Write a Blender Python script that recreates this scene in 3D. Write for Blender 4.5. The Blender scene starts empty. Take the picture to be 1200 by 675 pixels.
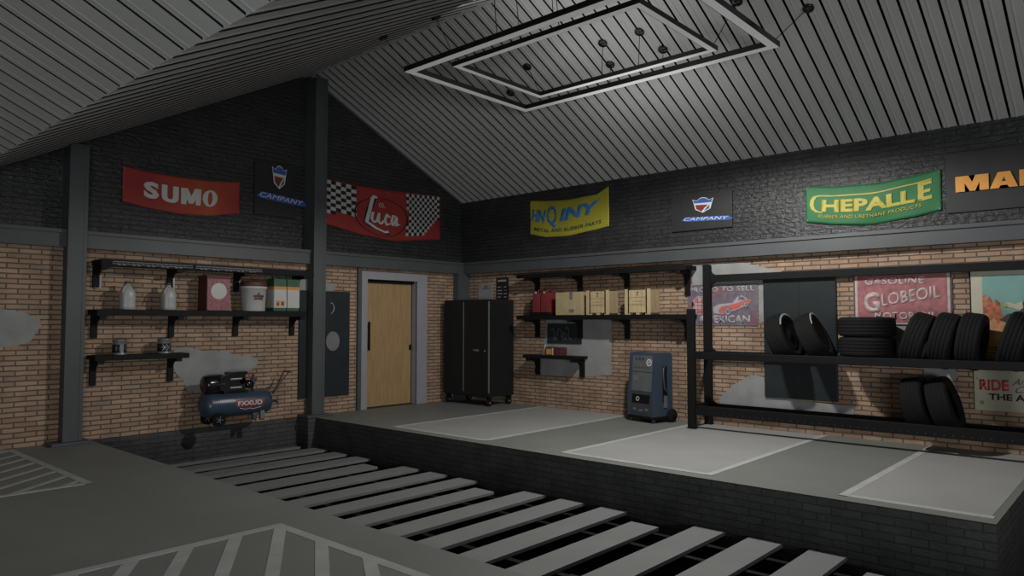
import bpy, bmesh, math, random
from mathutils import Vector, Matrix
random.seed(7)
PI = math.pi
R = math.radians
col = bpy.context.scene.collection

# ------------------------------------------------------------------ materials
def new_mat(name):
    m = bpy.data.materials.new(name); m.use_nodes = True
    return m, m.node_tree.nodes, m.node_tree.links, m.node_tree.nodes['Principled BSDF']

def mat(name, c, rough=0.6, metal=0.0, noise=0.12, scale=6.0, bump=0.0, bscale=60.0, emit=None):
    m, n, l, b = new_mat(name)
    b.inputs['Roughness'].default_value = rough
    b.inputs['Metallic'].default_value = metal
    tc = n.new('ShaderNodeTexCoord')
    nz = n.new('ShaderNodeTexNoise'); nz.inputs['Scale'].default_value = scale; nz.inputs['Detail'].default_value = 4
    l.new(tc.outputs['Object'], nz.inputs['Vector'])
    r = n.new('ShaderNodeValToRGB')
    r.color_ramp.elements[0].position = 0.3; r.color_ramp.elements[1].position = 0.7
    r.color_ramp.elements[0].color = (*[x * (1 - noise) for x in c], 1)
    r.color_ramp.elements[1].color = (*[min(1, x * (1 + noise)) for x in c], 1)
    l.new(nz.outputs['Fac'], r.inputs['Fac']); l.new(r.outputs['Color'], b.inputs['Base Color'])
    if bump:
        n2 = n.new('ShaderNodeTexNoise'); n2.inputs['Scale'].default_value = bscale; n2.inputs['Detail'].default_value = 3
        l.new(tc.outputs['Object'], n2.inputs['Vector'])
        bp = n.new('ShaderNodeBump'); bp.inputs['Strength'].default_value = bump; bp.inputs['Distance'].default_value = 0.01
        l.new(n2.outputs['Fac'], bp.inputs['Height']); l.new(bp.outputs['Normal'], b.inputs['Normal'])
    if emit:
        b.inputs['Emission Color'].default_value = (*emit[0], 1); b.inputs['Emission Strength'].default_value = emit[1]
    return m

def brick_mat(name, c1, c2, mortar, bw, bh, ms, rough, bump, var=0.5, blotch=0.25, spec=0.5):
    m, n, l, b = new_mat(name)
    tc = n.new('ShaderNodeTexCoord'); sp = n.new('ShaderNodeSeparateXYZ'); ad = n.new('ShaderNodeMath'); ad.operation = 'SUBTRACT'
    cb = n.new('ShaderNodeCombineXYZ')
    l.new(tc.outputs['Object'], sp.inputs[0]); l.new(sp.outputs['X'], ad.inputs[0]); l.new(sp.outputs['Y'], ad.inputs[1])
    l.new(ad.outputs[0], cb.inputs['X']); l.new(sp.outputs['Z'], cb.inputs['Y'])
    # wobble the courses a little so they read as hand laid brick
    wz = n.new('ShaderNodeTexNoise'); wz.inputs['Scale'].default_value = 9; wz.inputs['Detail'].default_value = 2
    l.new(cb.outputs[0], wz.inputs['Vector'])
    mx = n.new('ShaderNodeMix'); mx.data_type = 'VECTOR'; mx.inputs['Factor'].default_value = 0.012
    l.new(cb.outputs[0], mx.inputs[4]); l.new(wz.outputs['Color'], mx.inputs[5])
    bt = n.new('ShaderNodeTexBrick')
    bt.inputs['Scale'].default_value = 1.0; bt.inputs['Brick Width'].default_value = bw; bt.inputs['Row Height'].default_value = bh
    bt.inputs['Mortar Size'].default_value = ms; bt.inputs['Mortar Smooth'].default_value = 0.35; bt.inputs['Bias'].default_value = 0.0
    bt.inputs['Color1'].default_value = (*c1, 1); bt.inputs['Color2'].default_value = (*c2, 1); bt.inputs['Mortar'].default_value = (*mortar, 1)
    l.new(mx.outputs[1], bt.inputs['Vector'])
    nz = n.new('ShaderNodeTexNoise'); nz.inputs['Scale'].default_value = 3.5; nz.inputs['Detail'].default_value = 6
    l.new(cb.outputs[0], nz.inputs['Vector'])
    mr = n.new('ShaderNodeMapRange'); mr.inputs['From Min'].default_value = 0.3; mr.inputs['From Max'].default_value = 0.7
    mr.inputs['To Min'].default_value = 1 - blotch; mr.inputs['To Max'].default_value = 1 + blotch
    l.new(nz.outputs['Fac'], mr.inputs['Value'])
    mu = n.new('ShaderNodeVectorMath'); mu.operation = 'SCALE'
    l.new(bt.outputs['Color'], mu.inputs[0]); l.new(mr.outputs[0], mu.inputs['Scale'])
    l.new(mu.outputs[0], b.inputs['Base Color'])
    b.inputs['Roughness'].default_value = rough
    b.inputs['Specular IOR Level'].default_value = spec
    n2 = n.new('ShaderNodeTexNoise'); n2.inputs['Scale'].default_value = 26; n2.inputs['Detail'].default_value = 5
    mp2 = n.new('ShaderNodeMapping'); mp2.inputs['Scale'].default_value = (0.5, 1.3, 1)
    l.new(cb.outputs[0], mp2.inputs[0]); l.new(mp2.outputs[0], n2.inputs['Vector'])
    su = n.new('ShaderNodeMath'); su.operation = 'MULTIPLY_ADD'; su.inputs[1].default_value = -1.2
    sc = n.new('ShaderNodeMath'); sc.operation = 'MULTIPLY'; sc.inputs[1].default_value = var
    l.new(n2.outputs['Fac'], sc.inputs[0])
    l.new(bt.outputs['Fac'], su.inputs[0]); l.new(sc.outputs[0], su.inputs[2])
    bp = n.new('ShaderNodeBump'); bp.inputs['Strength'].default_value = bump; bp.inputs['Distance'].default_value = 0.012
    l.new(su.outputs[0], bp.inputs['Height']); l.new(bp.outputs['Normal'], b.inputs['Normal'])
    return m

def wood_mat(name, c1, c2, rough=0.5, axis=(6, 6, 0.6)):
    m, n, l, b = new_mat(name)
    tc = n.new('ShaderNodeTexCoord'); mp = n.new('ShaderNodeMapping'); mp.inputs['Scale'].default_value = axis
    nz = n.new('ShaderNodeTexNoise'); nz.inputs['Scale'].default_value = 4; nz.inputs['Detail'].default_value = 8; nz.inputs['Distortion'].default_value = 0.6
    r = n.new('ShaderNodeValToRGB'); r.color_ramp.elements[0].position = 0.35; r.color_ramp.elements[1].position = 0.65
    r.color_ramp.elements[0].color = (*c1, 1); r.color_ramp.elements[1].color = (*c2, 1)
    l.new(tc.outputs['Object'], mp.inputs[0]); l.new(mp.outputs[0], nz.inputs['Vector']); l.new(nz.outputs['Fac'], r.inputs['Fac'])
    l.new(r.outputs['Color'], b.inputs['Base Color']); b.inputs['Roughness'].default_value = rough
    return m

M = {}
M['brick'] = brick_mat('tan brick', (0.345, 0.232, 0.155), (0.27, 0.168, 0.108), (0.085, 0.072, 0.060), 0.235, 0.0605, 0.0085, 0.85, 0.8, blotch=0.22)
M['dark_brick'] = brick_mat('black painted brick', (0.029, 0.030, 0.031), (0.024, 0.025, 0.0255), (0.018, 0.0185, 0.019), 0.24, 0.066, 0.007, 0.44, 1.0, var=1.7, blotch=0.25)
M['pit_brick'] = brick_mat('charcoal brick', (0.055, 0.056, 0.058), (0.042, 0.043, 0.045), (0.03, 0.03, 0.032), 0.24, 0.066, 0.006, 0.75, 0.8, var=1.5)
M['plaster'] = mat('grey plaster', (0.235, 0.24, 0.235), 0.9, noise=0.14, scale=4, bump=0.15)
M['floor'] = mat('grey green epoxy floor', (0.168, 0.175, 0.162), 0.55, noise=0.07, scale=1.3, bump=0.04, bscale=150)
M['tile'] = mat('pale floor panel', (0.31, 0.31, 0.305), 0.5, noise=0.05, scale=1.5, bump=0.03)
M['line'] = mat('pale floor line', (0.40, 0.40, 0.385), 0.6, noise=0.08, scale=5)
M['mark'] = mat('worn floor marking', (0.34, 0.345, 0.335), 0.6, noise=0.10, scale=5)
M['plank'] = mat('grey plank', (0.19, 0.195, 0.19), 0.6, noise=0.06, scale=2.5, bump=0.03)
M['steel'] = mat('slate painted steel', (0.058, 0.064, 0.068), 0.5, noise=0.08, scale=3)
M['ceil'] = mat('corrugated ceiling sheet', (0.44, 0.445, 0.435), 0.62, noise=0.05, scale=1.5)
M['black'] = mat('black powder coat', (0.0055, 0.0055, 0.006), 0.65, noise=0.15, scale=8)
M['board'] = mat('charcoal sign board', (0.013, 0.013, 0.014), 0.6)
M['cabinet'] = mat('black cabinet paint', (0.012, 0.013, 0.014), 0.4, noise=0.1, scale=3)
M['panel'] = mat('black green panel', (0.020, 0.025, 0.027), 0.45, noise=0.12, scale=3)
M['rubber'] = mat('tyre rubber', (0.006, 0.006, 0.006), 0.85, noise=0.15, scale=20)
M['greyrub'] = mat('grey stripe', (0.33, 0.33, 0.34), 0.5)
M['chrome'] = mat('dull chrome', (0.45, 0.45, 0.46), 0.3, 0.9, noise=0.05)
M['greymet'] = mat('grey metal', (0.20, 0.21, 0.21), 0.4, 0.4, noise=0.1)
M['frame'] = mat('grey door frame paint', (0.25, 0.248, 0.268), 0.55, noise=0.04)
M['wood'] = wood_mat('door veneer', (0.29, 0.18, 0.085), (0.35, 0.23, 0.11), 0.5)
M['gloss'] = mat('gloss black', (0.009, 0.009, 0.010), 0.18, noise=0.05)
M['blue'] = mat('dark blue paint', (0.032, 0.052, 0.080), 0.32, noise=0.08)
M['navy'] = mat('blue grey paint', (0.036, 0.052, 0.076), 0.4, noise=0.08)
M['dgrey'] = mat('dark grey plastic', (0.045, 0.047, 0.05), 0.5)
M['mgrey'] = mat('mid grey plastic', (0.10, 0.105, 0.11), 0.5)
M['jug'] = mat('milky plastic', (0.33, 0.34, 0.335), 0.4, noise=0.08, scale=9)
M['white'] = mat('off white', (0.42, 0.42, 0.41), 0.5, noise=0.05)
M['print_white'] = mat('white print', (0.50, 0.50, 0.49), 0.6, noise=0.04)
M['red'] = mat('red cloth', (0.27, 0.024, 0.023), 0.7, noise=0.15, scale=2)
M['orange_red'] = mat('orange red cloth', (0.31, 0.058, 0.022), 0.7, noise=0.15, scale=2)
M['tin_red'] = mat('red enamel', (0.17, 0.024, 0.026), 0.5)
M['maroon'] = mat('dark red', (0.07, 0.018, 0.018), 0.6)
M['pink'] = mat('mottled pink print', (0.24, 0.085, 0.09), 0.6, noise=0.5, scale=55)
def gradient_mat(name, c1, c2, x0, x1):
    m, n, l, b = new_mat(name)
    tc = n.new('ShaderNodeTexCoord'); nz = n.new('ShaderNodeTexNoise'); nz.inputs['Scale'].default_value = 1.5
    sp = n.new('ShaderNodeSeparateXYZ'); l.new(tc.outputs['Object'], sp.inputs[0]); l.new(tc.outputs['Object'], nz.inputs['Vector'])
    ad = n.new('ShaderNodeMath'); ad.operation = 'ADD'; l.new(sp.outputs['X'], ad.inputs[0]); l.new(nz.outputs['Fac'], ad.inputs[1])
    mr = n.new('ShaderNodeMapRange'); mr.inputs['From Min'].default_value = x0 + 0.5; mr.inputs['From Max'].default_value = x1 + 0.5; l.new(ad.outputs[0], mr.inputs['Value'])
    r = n.new('ShaderNodeValToRGB'); r.color_ramp.elements[0].color = (*c1, 1); r.color_ramp.elements[1].color = (*c1, 1)
    e = r.color_ramp.elements.new(0.62); e.color = (*c2, 1)
    l.new(mr.outputs[0], r.inputs['Fac']); l.new(r.outputs['Color'], b.inputs['Base Color']); b.inputs['Roughness'].default_value = 0.7
    return m
M['sumo'] = gradient_mat('red to orange printed cloth', (0.27, 0.024, 0.023), (0.36, 0.062, 0.022), -0.55, 0.85)
M['green'] = mat('green cloth', (0.008, 0.108, 0.030), 0.65, noise=0.12, scale=2)
M['dgreen'] = mat('dark green', (0.018, 0.075, 0.035), 0.45)
M['yellow'] = mat('yellow cloth', (0.33, 0.30, 0.028), 0.65, noise=0.1, scale=2)
M['gold'] = mat('gold print', (0.34, 0.30, 0.04), 0.6)
M['azure'] = mat('blue print', (0.03, 0.16, 0.38), 0.6)
M['royal'] = mat('royal blue print', (0.03, 0.085, 0.30), 0.5)
M['orange'] = mat('orange letters', (0.60, 0.26, 0.045), 0.5, noise=0.15, scale=5)
M['amber'] = mat('amber print', (0.50, 0.22, 0.04), 0.6)
M['black_print'] = mat('black print', (0.010, 0.010, 0.010), 0.6)
M['card'] = mat('cardboard', (0.36, 0.29, 0.16), 0.8, noise=0.1, scale=7)
M['crate'] = wood_mat('pale crate wood', (0.36, 0.27, 0.145), (0.47, 0.37, 0.22), 0.7)
M['crate_dark'] = wood_mat('crate side wood', (0.27, 0.20, 0.105), (0.36, 0.27, 0.15), 0.7)
M['globe_red'] = mat('faded red enamel sign', (0.27, 0.095, 0.10), 0.55, noise=0.3, scale=14)
M['globe_txt'] = mat('faded pink white lettering', (0.42, 0.33, 0.33), 0.6, noise=0.15, scale=20)
M['poster_bg'] = mat('faded plum poster', (0.125, 0.10, 0.125), 0.7, noise=0.25, scale=12)
M['poster_grey'] = mat('poster grey print', (0.30, 0.28, 0.30), 0.7, noise=0.15, scale=12)
M['poster_red'] = mat('poster red print', (0.42, 0.10, 0.08), 0.7, noise=0.15, scale=12)
M['poster_plum'] = mat('poster dull red', (0.17, 0.075, 0.095), 0.7, noise=0.15, scale=12)
M['cream'] = mat('cream sign', (0.40, 0.38, 0.29), 0.6, noise=0.05)
M['sign_red'] = mat('sign red', (0.46, 0.055, 0.04), 0.6)
M['teal'] = mat('teal sky print', (0.16, 0.30, 0.28), 0.7, noise=0.06)
M['rock'] = mat('red rock print', (0.36, 0.12, 0.06), 0.7, noise=0.5, scale=22)
M['rock2'] = mat('orange rock print', (0.50, 0.25, 0.12), 0.7, noise=0.3, scale=22)
M['eagle'] = mat('brown feather print', (0.055, 0.04, 0.035), 0.7, noise=0.4, scale=25)
M['truck'] = mat('yellow truck print', (0.52, 0.29, 0.03), 0.7, noise=0.2, scale=10)
M['lens'] = mat('light diffuser', (0.75, 0.75, 0.74), 0.5, noise=0.02, emit=((1, 0.98, 0.96), 0.13))
M['pit_floor'] = brick_mat('pit floor tile', (0.022, 0.022, 0.022), (0.017, 0.017, 0.017), (0.045, 0.045, 0.043), 0.6, 0.3, 0.006, 0.7, 0.3)

for k_ in ('black', 'rubber', 'panel', 'cabinet'): M[k_].node_tree.nodes['Principled BSDF'].inputs['Specular IOR Level'].default_value = 0.2

# ------------------------------------------------------------------ helpers
def nb(): return bmesh.new()

def box(bm, x0, x1, y0, y1, z0, z1, mi=0, bev=0.0, rot=None, piv=None):
    x0, x1 = sorted((x0, x1)); y0, y1 = sorted((y0, y1)); z0, z1 = sorted((z0, z1))
    vs = [bm.verts.new(p) for p in ((x0,y0,z0),(x1,y0,z0),(x1,y1,z0),(x0,y1,z0),(x0,y0,z1),(x1,y0,z1),(x1,y1,z1),(x0,y1,z1))]
    fs = [bm.faces.new([vs[i] for i in q]) for q in ((0,3,2,1),(4,5,6,7),(0,1,5,4),(1,2,6,5),(2,3,7,6),(3,0,4,7))]
    for f in fs: f.material_index = mi
    geo = vs
    if bev:
        es = {e for f in fs for e in f.edges}
        r = bmesh.ops.bevel(bm, geom=list(es), offset=bev, segments=2, affect='EDGES', profile=0.5)
        geo = [v for v in bm.verts if v.is_valid and v in set(vv for ff in r['faces'] for vv in ff.verts) | set(v for v in vs if v.is_valid)]
        for f in r['faces']: f.material_index = mi
    if rot is not None:
        bmesh.ops.rotate(bm, verts=[v for v in geo if v.is_valid], cent=piv or Vector(((x0+x1)/2,(y0+y1)/2,(z0+z1)/2)), matrix=rot)
    return fs

def basis(axis):
    a = Vector(axis).normalized()
    t = Vector((0, 0, 1)) if abs(a.z) < 0.9 else Vector((1, 0, 0))
    u = a.cross(t).normalized(); v = a.cross(u).normalized()
    return a, u, v

def lathe(bm, prof, org=(0,0,0), axis=(0,0,1), seg=32, mi=0, closed=False):
    """prof: list of (radius, height along axis)"""
    a, u, v = basis(axis); o = Vector(org); rings = []
    for r, h in prof:
        if r < 1e-6: rings.append([bm.verts.new(o + a*h)])
        else: rings.append([bm.verts.new(o + a*h + u*(r*math.cos(2*PI*k/seg)) + v*(r*math.sin(2*PI*k/seg))) for k in range(seg)])
    pairs = list(zip(rings[:-1], rings[1:]))
    if closed: pairs.append((rings[-1], rings[0]))
    for A, B in pairs:
        for k in range(seg):
            k2 = (k+1) % seg
            if len(A) == 1 and len(B) == 1: continue
            if len(A) == 1: f = bm.faces.new((A[0], B[k2], B[k]))
            elif len(B) == 1: f = bm.faces.new((A[k], A[k2], B[0]))
            else: f = bm.faces.new((A[k], A[k2], B[k2], B[k]))
            f.material_index = mi; f.smooth = True
    return bm

def cyl(bm, p0, p1, r, seg=16, mi=0, r2=None):
    p0, p1 = Vector(p0), Vector(p1); d = p1 - p0; L = d.length
    lathe(bm, [(0,0),(r,0),(r if r2 is None else r2, L),(0,L)], p0, d, seg, mi)

def tube(bm, pts, r, seg=8, mi=0):
    pts = [Vector(p) for p in pts]; rings = []
    up = None
    for i, p in enumerate(pts):
        d = (pts[min(i+1, len(pts)-1)] - pts[max(i-1, 0)]).normalized()
        if up is None:
            a, up, _ = basis(d)
        up = (up - d*up.dot(d)).normalized(); v = d.cross(up)
        rings.append([bm.verts.new(p + up*(r*math.cos(2*PI*k/seg)) + v*(r*math.sin(2*PI*k/seg))) for k in range(seg)])
    for A, B in zip(rings[:-1], rings[1:]):
        for k in range(seg):
            f = bm.faces.new((A[k], A[(k+1)%seg], B[(k+1)%seg], B[k])); f.smooth = True; f.material_index = mi
    bm.faces.new(list(reversed(rings[0]))); bm.faces.new(rings[-1])

def prism(bm, poly, vec, mi=0):
    """poly: 3d points in a plane, extruded by vec"""
    vec = Vector(vec)
    a = [bm.verts.new(p) for p in poly]; b = [bm.verts.new(Vector(p) + vec) for p in poly]
    n = len(poly)
    fs = [bm.faces.new(a), bm.faces.new(list(reversed(b)))]
    for i in range(n): fs.append(bm.faces.new((a[i], b[i], b[(i+1)%n], a[(i+1)%n])))
    for f in fs: f.material_index = mi

def wloc(o):
    v = Vector((0,0,0))
    while o: v += o.location; o = o.parent
    return v

def obj(name, bm, mats, parent=None, loc=None, fixn=True):
    """links the bmesh as one object. loc: world origin for a top level mesh; children take the parent's origin."""
    if fixn: bmesh.ops.recalc_face_normals(bm, faces=bm.faces)
    org = wloc(parent) if parent else Vector(loc or (0,0,0))
    if parent is not None and parent.get('_local'): org = Vector((0,0,0))
    me = bpy.data.meshes.new(name)
    bmesh.ops.translate(bm, verts=bm.verts, vec=-org)
    bm.to_mesh(me); bm.free()
    for m in (mats if isinstance(mats, (list, tuple)) else [mats]): me.materials.append(M[m])
    o = bpy.data.objects.new(name, me); col.objects.link(o)
    if parent: o.parent = parent
    else: o.location = org
    return o

def tag(o, label, cat, group=None):
    o['label'] = label; o['category'] = cat
    if group: o['group'] = group
    return o

def thing(name, label, cat, loc, rot=(0,0,0), group=None, local=False):
    o = bpy.data.objects.new(name, None); col.objects.link(o); o.location = loc; o.rotation_euler = rot
    o.empty_display_size = 0.1
    tag(o, label, cat, group)
    if local: o['_local'] = 1
    return o

def struct(name, bm, mats, parent=None, loc=None):
    o = obj(name, bm, mats, parent, loc)
    o['kind'] = 'structure'
    return o

def dup(root, loc, rot=None, label=None):
    r = root.copy(); col.objects.link(r); r.location = loc
    if rot is not None: r.rotation_euler = rot
    if label: r['label'] = label
    for ch in list(root.children):
        c = ch.copy(); col.objects.link(c); c.parent = r
        for g in list(ch.children):
            d = g.copy(); col.objects.link(d); d.parent = c
    return r

# frames for printing on walls: u runs to the reader's right, v up, the print lies `n` metres off the plane
def frame_left(x, z, y=0.0):      # on the wall y = const
    return lambda u, v, n: Vector((x + u, y - n, z + v))
def frame_right(y, z, x=0.2):     # on the wall x = const, reading direction is -y
    return lambda u, v, n: Vector((x - n, y - u, z + v))

def grid_cut(bm, step):
    if not step or not bm.verts: return
    xs = [v.co.x for v in bm.verts]; ys = [v.co.y for v in bm.verts]
    for lo, hi, nrm in ((min(xs), max(xs), (1,0,0)), (min(ys), max(ys), (0,1,0))):
        k = math.floor(lo/step) + 1
        while k*step < hi:
            c = Vector(nrm) * (k*step)
            bmesh.ops.bisect_plane(bm, geom=list(bm.verts)+list(bm.edges)+list(bm.faces), plane_co=c, plane_no=nrm)
            k += 1

def put(bm, fn, n, thick=0.0):
    """move a flat (u, v) bmesh on to the surface fn; give it a thickness"""
    if thick:
        r = bmesh.ops.extrude_face_region(bm, geom=list(bm.faces))
        top = {v for v in r['geom'] if isinstance(v, bmesh.types.BMVert)}
    else: top = set()
    for v in bm.verts:
        v.co = fn(v.co.x, v.co.y, n + (thick if v in top else 0.0))
    return bm

def polys(fn, plist, n=0.004, step=None, thick=0.0015):
    bm = nb()
    for p in plist:
        bm.faces.new([bm.verts.new((a, b, 0)) for a, b in p])
    bmesh.ops.triangulate(bm, faces=bm.faces)
    grid_cut(bm, step)
    return put(bm, fn, n, thick)

def rect(u0, v0, u1, v1): return [(u0,v0),(u1,v0),(u1,v1),(u0,v1)]
def ell(cu, cv, ru, rv, n=24, a0=0.0, a1=2*PI): return [(cu+ru*math.cos(a0+(a1-a0)*k/n), cv+rv*math.sin(a0+(a1-a0)*k/n)) for k in range(n)]
def ring(cu, cv, ru, rv, t, n=24):
    out = []
    for k in range(n):
        a, b = 2*PI*k/n, 2*PI*(k+1)/n
        out.append([(cu+ru*math.cos(a), cv+rv*math.sin(a)), (cu+ru*math.cos(b), cv+rv*math.sin(b)),
                    (cu+(ru-t)*math.cos(b), cv+(rv-t)*math.sin(b)), (cu+(ru-t)*math.cos(a), cv+(rv-t)*math.sin(a))])
    return out
def stroke(pts, w):
    out = []
    for (a, b), (c, d) in zip(pts[:-1], pts[1:]):
        L = math.hypot(c-a, d-b) or 1; nx, ny = -(d-b)/L*w/2, (c-a)/L*w/2
        ex, ey = (c-a)/L*w*0.3, (d-b)/L*w*0.3
        out.append([(a+nx-ex, b+ny-ey), (a-nx-ex, b-ny-ey), (c-nx+ex, d-ny+ey), (c+nx+ex, d+ny+ey)])
    return out

def text(fn, s, u0, v0, w, h, n=0.006, bold=0.02, shear=0.0, step=None, thick=0.002, rise=0.0, arc=0.0, spacing=1.0):
    """text squeezed into the rectangle (u0,v0)+(w,h); rise lifts the right end; arc bends it"""
    cu = bpy.data.curves.new('lettering', 'FONT'); cu.body = s; cu.size = 1.0; cu.offset = bold; cu.shear = shear; cu.resolution_u = 3
    cu.space_character = spacing
    to = bpy.data.objects.new('lettering', cu); col.objects.link(to)
    dg = bpy.context.evaluated_depsgraph_get(); me = bpy.data.meshes.new_from_object(to.evaluated_get(dg))
    bpy.data.objects.remove(to); bpy.data.curves.remove(cu)
    bm = nb(); bm.from_mesh(me); bpy.data.meshes.remove(me)
    xs = [v.co.x for v in bm.verts]; ys = [v.co.y for v in bm.verts]
    ax, bx, ay, by = min(xs), max(xs), min(ys), max(ys)
    for v in bm.verts:
        t = (v.co.x-ax)/(bx-ax)
        v.co = Vector((u0 + w*t, v0 + h*(v.co.y-ay)/(by-ay) + rise*t + arc*4*t*(1-t), 0))
    grid_cut(bm, step)
    return put(bm, fn, n, thick)

# ================================================================== SETTING
RX, RZ = -3.3, 5.53            # ridge
VX, VZ = -7.88, 3.125          # valley
WX = 0.2                       # face of the right wall
def roof_z(x):
    if x >= RX: return RZ - 0.48*(x - RX)
    if x >= VX: return RZ - 0.525*(RX - x)
    return VZ + 0.48*(VX - x)

# --- near floor, platform, pit
bm = nb(); fs = box(bm, -16, -6.45, -15, 0.0, -0.85, 0.0)
floor = struct('floor', bm, ['floor', 'pit_brick'])
for f in floor.data.polygons: f.material_index = 0 if f.normal.z > 0.5 else 1
bm = nb(); box(bm, -3.31, WX, -9.22, 0.0, -0.85, 0.0)
plat = struct('floor_platform', bm, ['floor', 'pit_brick'])
for f in plat.data.polygons: f.material_index = 0 if f.normal.z > 0.5 else 1
bm = nb(); box(bm, -6.45, 2.5, -15, 0.0, -0.95, -0.85)
struct('floor_pit', bm, 'pit_floor')

# platform panels: three pale panels with a paler line round three sides
for k, (ya, yb) in enumerate(((-1.95, -3.80), (-5.00, -6.87), (-8.05, -9.18))):
    bm = nb(); box(bm, -3.10, 0.16, ya-0.02, yb+0.02, 0.0, 0.003)
    p = obj('floor_panel', bm, 'tile', plat)
    bm = nb(); w = 0.075
    box(bm, -3.15, -3.15+w, ya, yb, 0.0, 0.0045); box(bm, -3.15, 0.17, ya, ya-w, 0.0, 0.005)
    box(bm, -3.15, 0.17, yb+(w if k < 2 else 0.0), yb, 0.0, 0.005) if k < 2 else None
    obj('painted_line', bm, 'line', p)

# hatched boxes painted on the near floor
def hatch(x1, y1, x0, y0, lw, dirv, width, gap, start, name='hatched_marking'):
    """outlined box whose far right corner is (x1, y1); stripes run diagonally inside it"""
    bm = nb(); z = 0.004
    box(bm, x1-lw, x1, y0, y1, 0, z); box(bm, x0, x1, y1-lw, y1, 0, z+0.0006); box(bm, x0, x1, y0, y0+lw, 0, z+0.0006); box(bm, x0, x0+lw, y0, y1, 0, z)
    dx, dy = dirv; L = math.hypot(dx, dy); dx, dy = dx/L, dy/L
    nx, ny = -dy, dx
    xa, xb, ya, yb = x0+lw, x1-lw, y0+lw, y1-lw
    s = start
    while s < start + 60*gap:
        # clip the strip s..s+width (measured along the normal from the corner) to the box
        P = [(xa,ya),(xb,ya),(xb,yb),(xa,yb)]
        for sign, lim in ((1, s), (-1, -(s+width))):
            Q = []
            for i in range(len(P)):
                a, b = P[i], P[(i+1)%len(P)]
                fa = sign*((a[0]-x1)*nx + (a[1]-y1)*ny) - lim; fb = sign*((b[0]-x1)*nx + (b[1]-y1)*ny) - lim
                if fa >= 0: Q.append(a)
                if (fa >= 0) != (fb >= 0):
                    t = fa/(fa-fb); Q.append((a[0]+t*(b[0]-a[0]), a[1]+t*(b[1]-a[1])))
            P = Q
            if len(P) < 3: break
        if len(P) >= 3: prism(bm, [(a, b, 0.0) for a, b in P], (0, 0, z*0.9))
        s += gap
    return obj(name, bm, 'mark', floor)
hatch(-6.835, -5.25, -9.6, -9.2, 0.075, (-0.545, -0.84), 0.085, 0.288, -2.056)
hatch(-7.28, 0.0-0.1, -10.2, -2.74, 0.075, (-0.766, -0.643), 0.055, 0.257, -2.831)

# pit wall under the left wall, column plinth
bm = nb(); box(bm, -16, 2.5, 0.0, 0.25, -0.95, 0.0); struct('wall_pit', bm, 'pit_brick')

# --- left wall: brick below, painted brick above, door opening
DX0, DX1, DZ = -2.15, -1.03, 2.235
bm = nb()
box(bm, -16, DX0, 0.0, 0.25, 0.0, 2.45); box(bm, DX1, 0.45, 0.0, 0.25, 0.0, 2.45); box(bm, DX0, DX1, 0.0, 0.25, DZ, 2.45)
wl = struct('wall_left', bm, 'brick')
bm = nb()
ptsl = [(-16, 0.1, 2.45), (0.45, 0.1, 2.45), (0.45, 0.1, roof_z(0.45)+0.05), (RX, 0.1, RZ+0.05), (VX, 0.1, VZ+0.05), (-16, 0.1, roof_z(-16)+0.05)]
prism(bm, ptsl, (0, 0.15, 0)); wlu = struct('wall_left_upper', bm, 'dark_brick')

# --- right wall
bm = nb(); box(bm, WX, WX+0.25, -15, 0.0, -0.95, 2.45); wr = struct('wall_right', bm, 'brick')
bm = nb(); box(bm, WX, WX+0.25, -15, 0.1, 2.45, 3.95); wru = struct('wall_right_upper', bm, 'dark_brick')

# plaster repairs
def patch(fn, pts, parent, name='plaster_patch'):
    bm = polys(fn, [pts], n=0.0, thick=0.006)
    o = obj(name, bm, 'plaster', parent); return o
def rough(pts, amp=0.012, k=3):
    out = []
    for i in range(len(pts)):
        a, b = pts[i], pts[(i+1)%len(pts)]
        for j in range(k):
            t = j/k; out.append((a[0]+(b[0]-a[0])*t + (random.uniform(-amp, amp) if j else 0), a[1]+(b[1]-a[1])*t + (random.uniform(-amp, amp) if j else 0)))
    return out
fl = frame_left(0, 0); fr = frame_right(0, 0)
patch(fl, rough([(-8.1,1.64),(-7.43,1.655),(-7.22,1.62),(-7.03,1.56),(-7.0,1.45),(-7.07,1.37),(-7.12,1.26),(-7.25,1.21),(-7.42,1.2),(-8.1,1.16)]), wl)
patch(fl, rough([(-5.42,1.06),(-5.39,1.134),(-5.15,1.13),(-4.97,1.086),(-4.69,1.065),(-4.45,0.995),(-4.22,0.974),(-4.14,0.88),(-4.22,0.795),(-4.31,0.762),(-4.6,0.62),(-4.96,0.49),(-5.2,0.53),(-5.26,0.656),(-5.38,0.80),(-5.44,0.93)]), wl)
patch(fl, rough([(-3.50,1.9),(-3.50,2.24),(-3.2,2.16),(-2.79,2.13),(-2.79,2.03),(-3.1,1.92)], 0.006), wl)
R_ = lambda pts: [(-y, z) for y, z in pts]
patch(fr, rough(R_([(-4.93,2.05),(-4.93,2.38),(-5.7,2.36),(-6.3,2.2),(-6.05,2.12),(-6.03,1.5),(-5.96,1.5),(-5.95,2.03)]), 0.006), wr)
patch(fr, rough(R_([(-5.34,0.29),(-5.34,0.38),(-5.57,0.60),(-5.82,0.74),(-6.02,0.72),(-6.04,0.47),(-6.8,0.42),(-7.19,0.39),(-7.19,0.28),(-6.4,0.26)]), 0.008), wr)
patch(fr, rough(R_([(-2.08,1.53),(-3.46,1.53),(-3.45,0.62),(-3.0,0.58),(-1.95,0.55)]), 0.008), wr)
patch(fr, rough(R_([(-7.66,1.45),(-8.1,1.43),(-8.1,1.02),(-7.66,1.02)]), 0.008), wr)
patch(fr, rough(R_([(-8.02,0.98),(-8.33,0.96),(-8.38,0.86),(-8.25,0.72),(-8.0,0.80)]), 0.008), wr)

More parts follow.
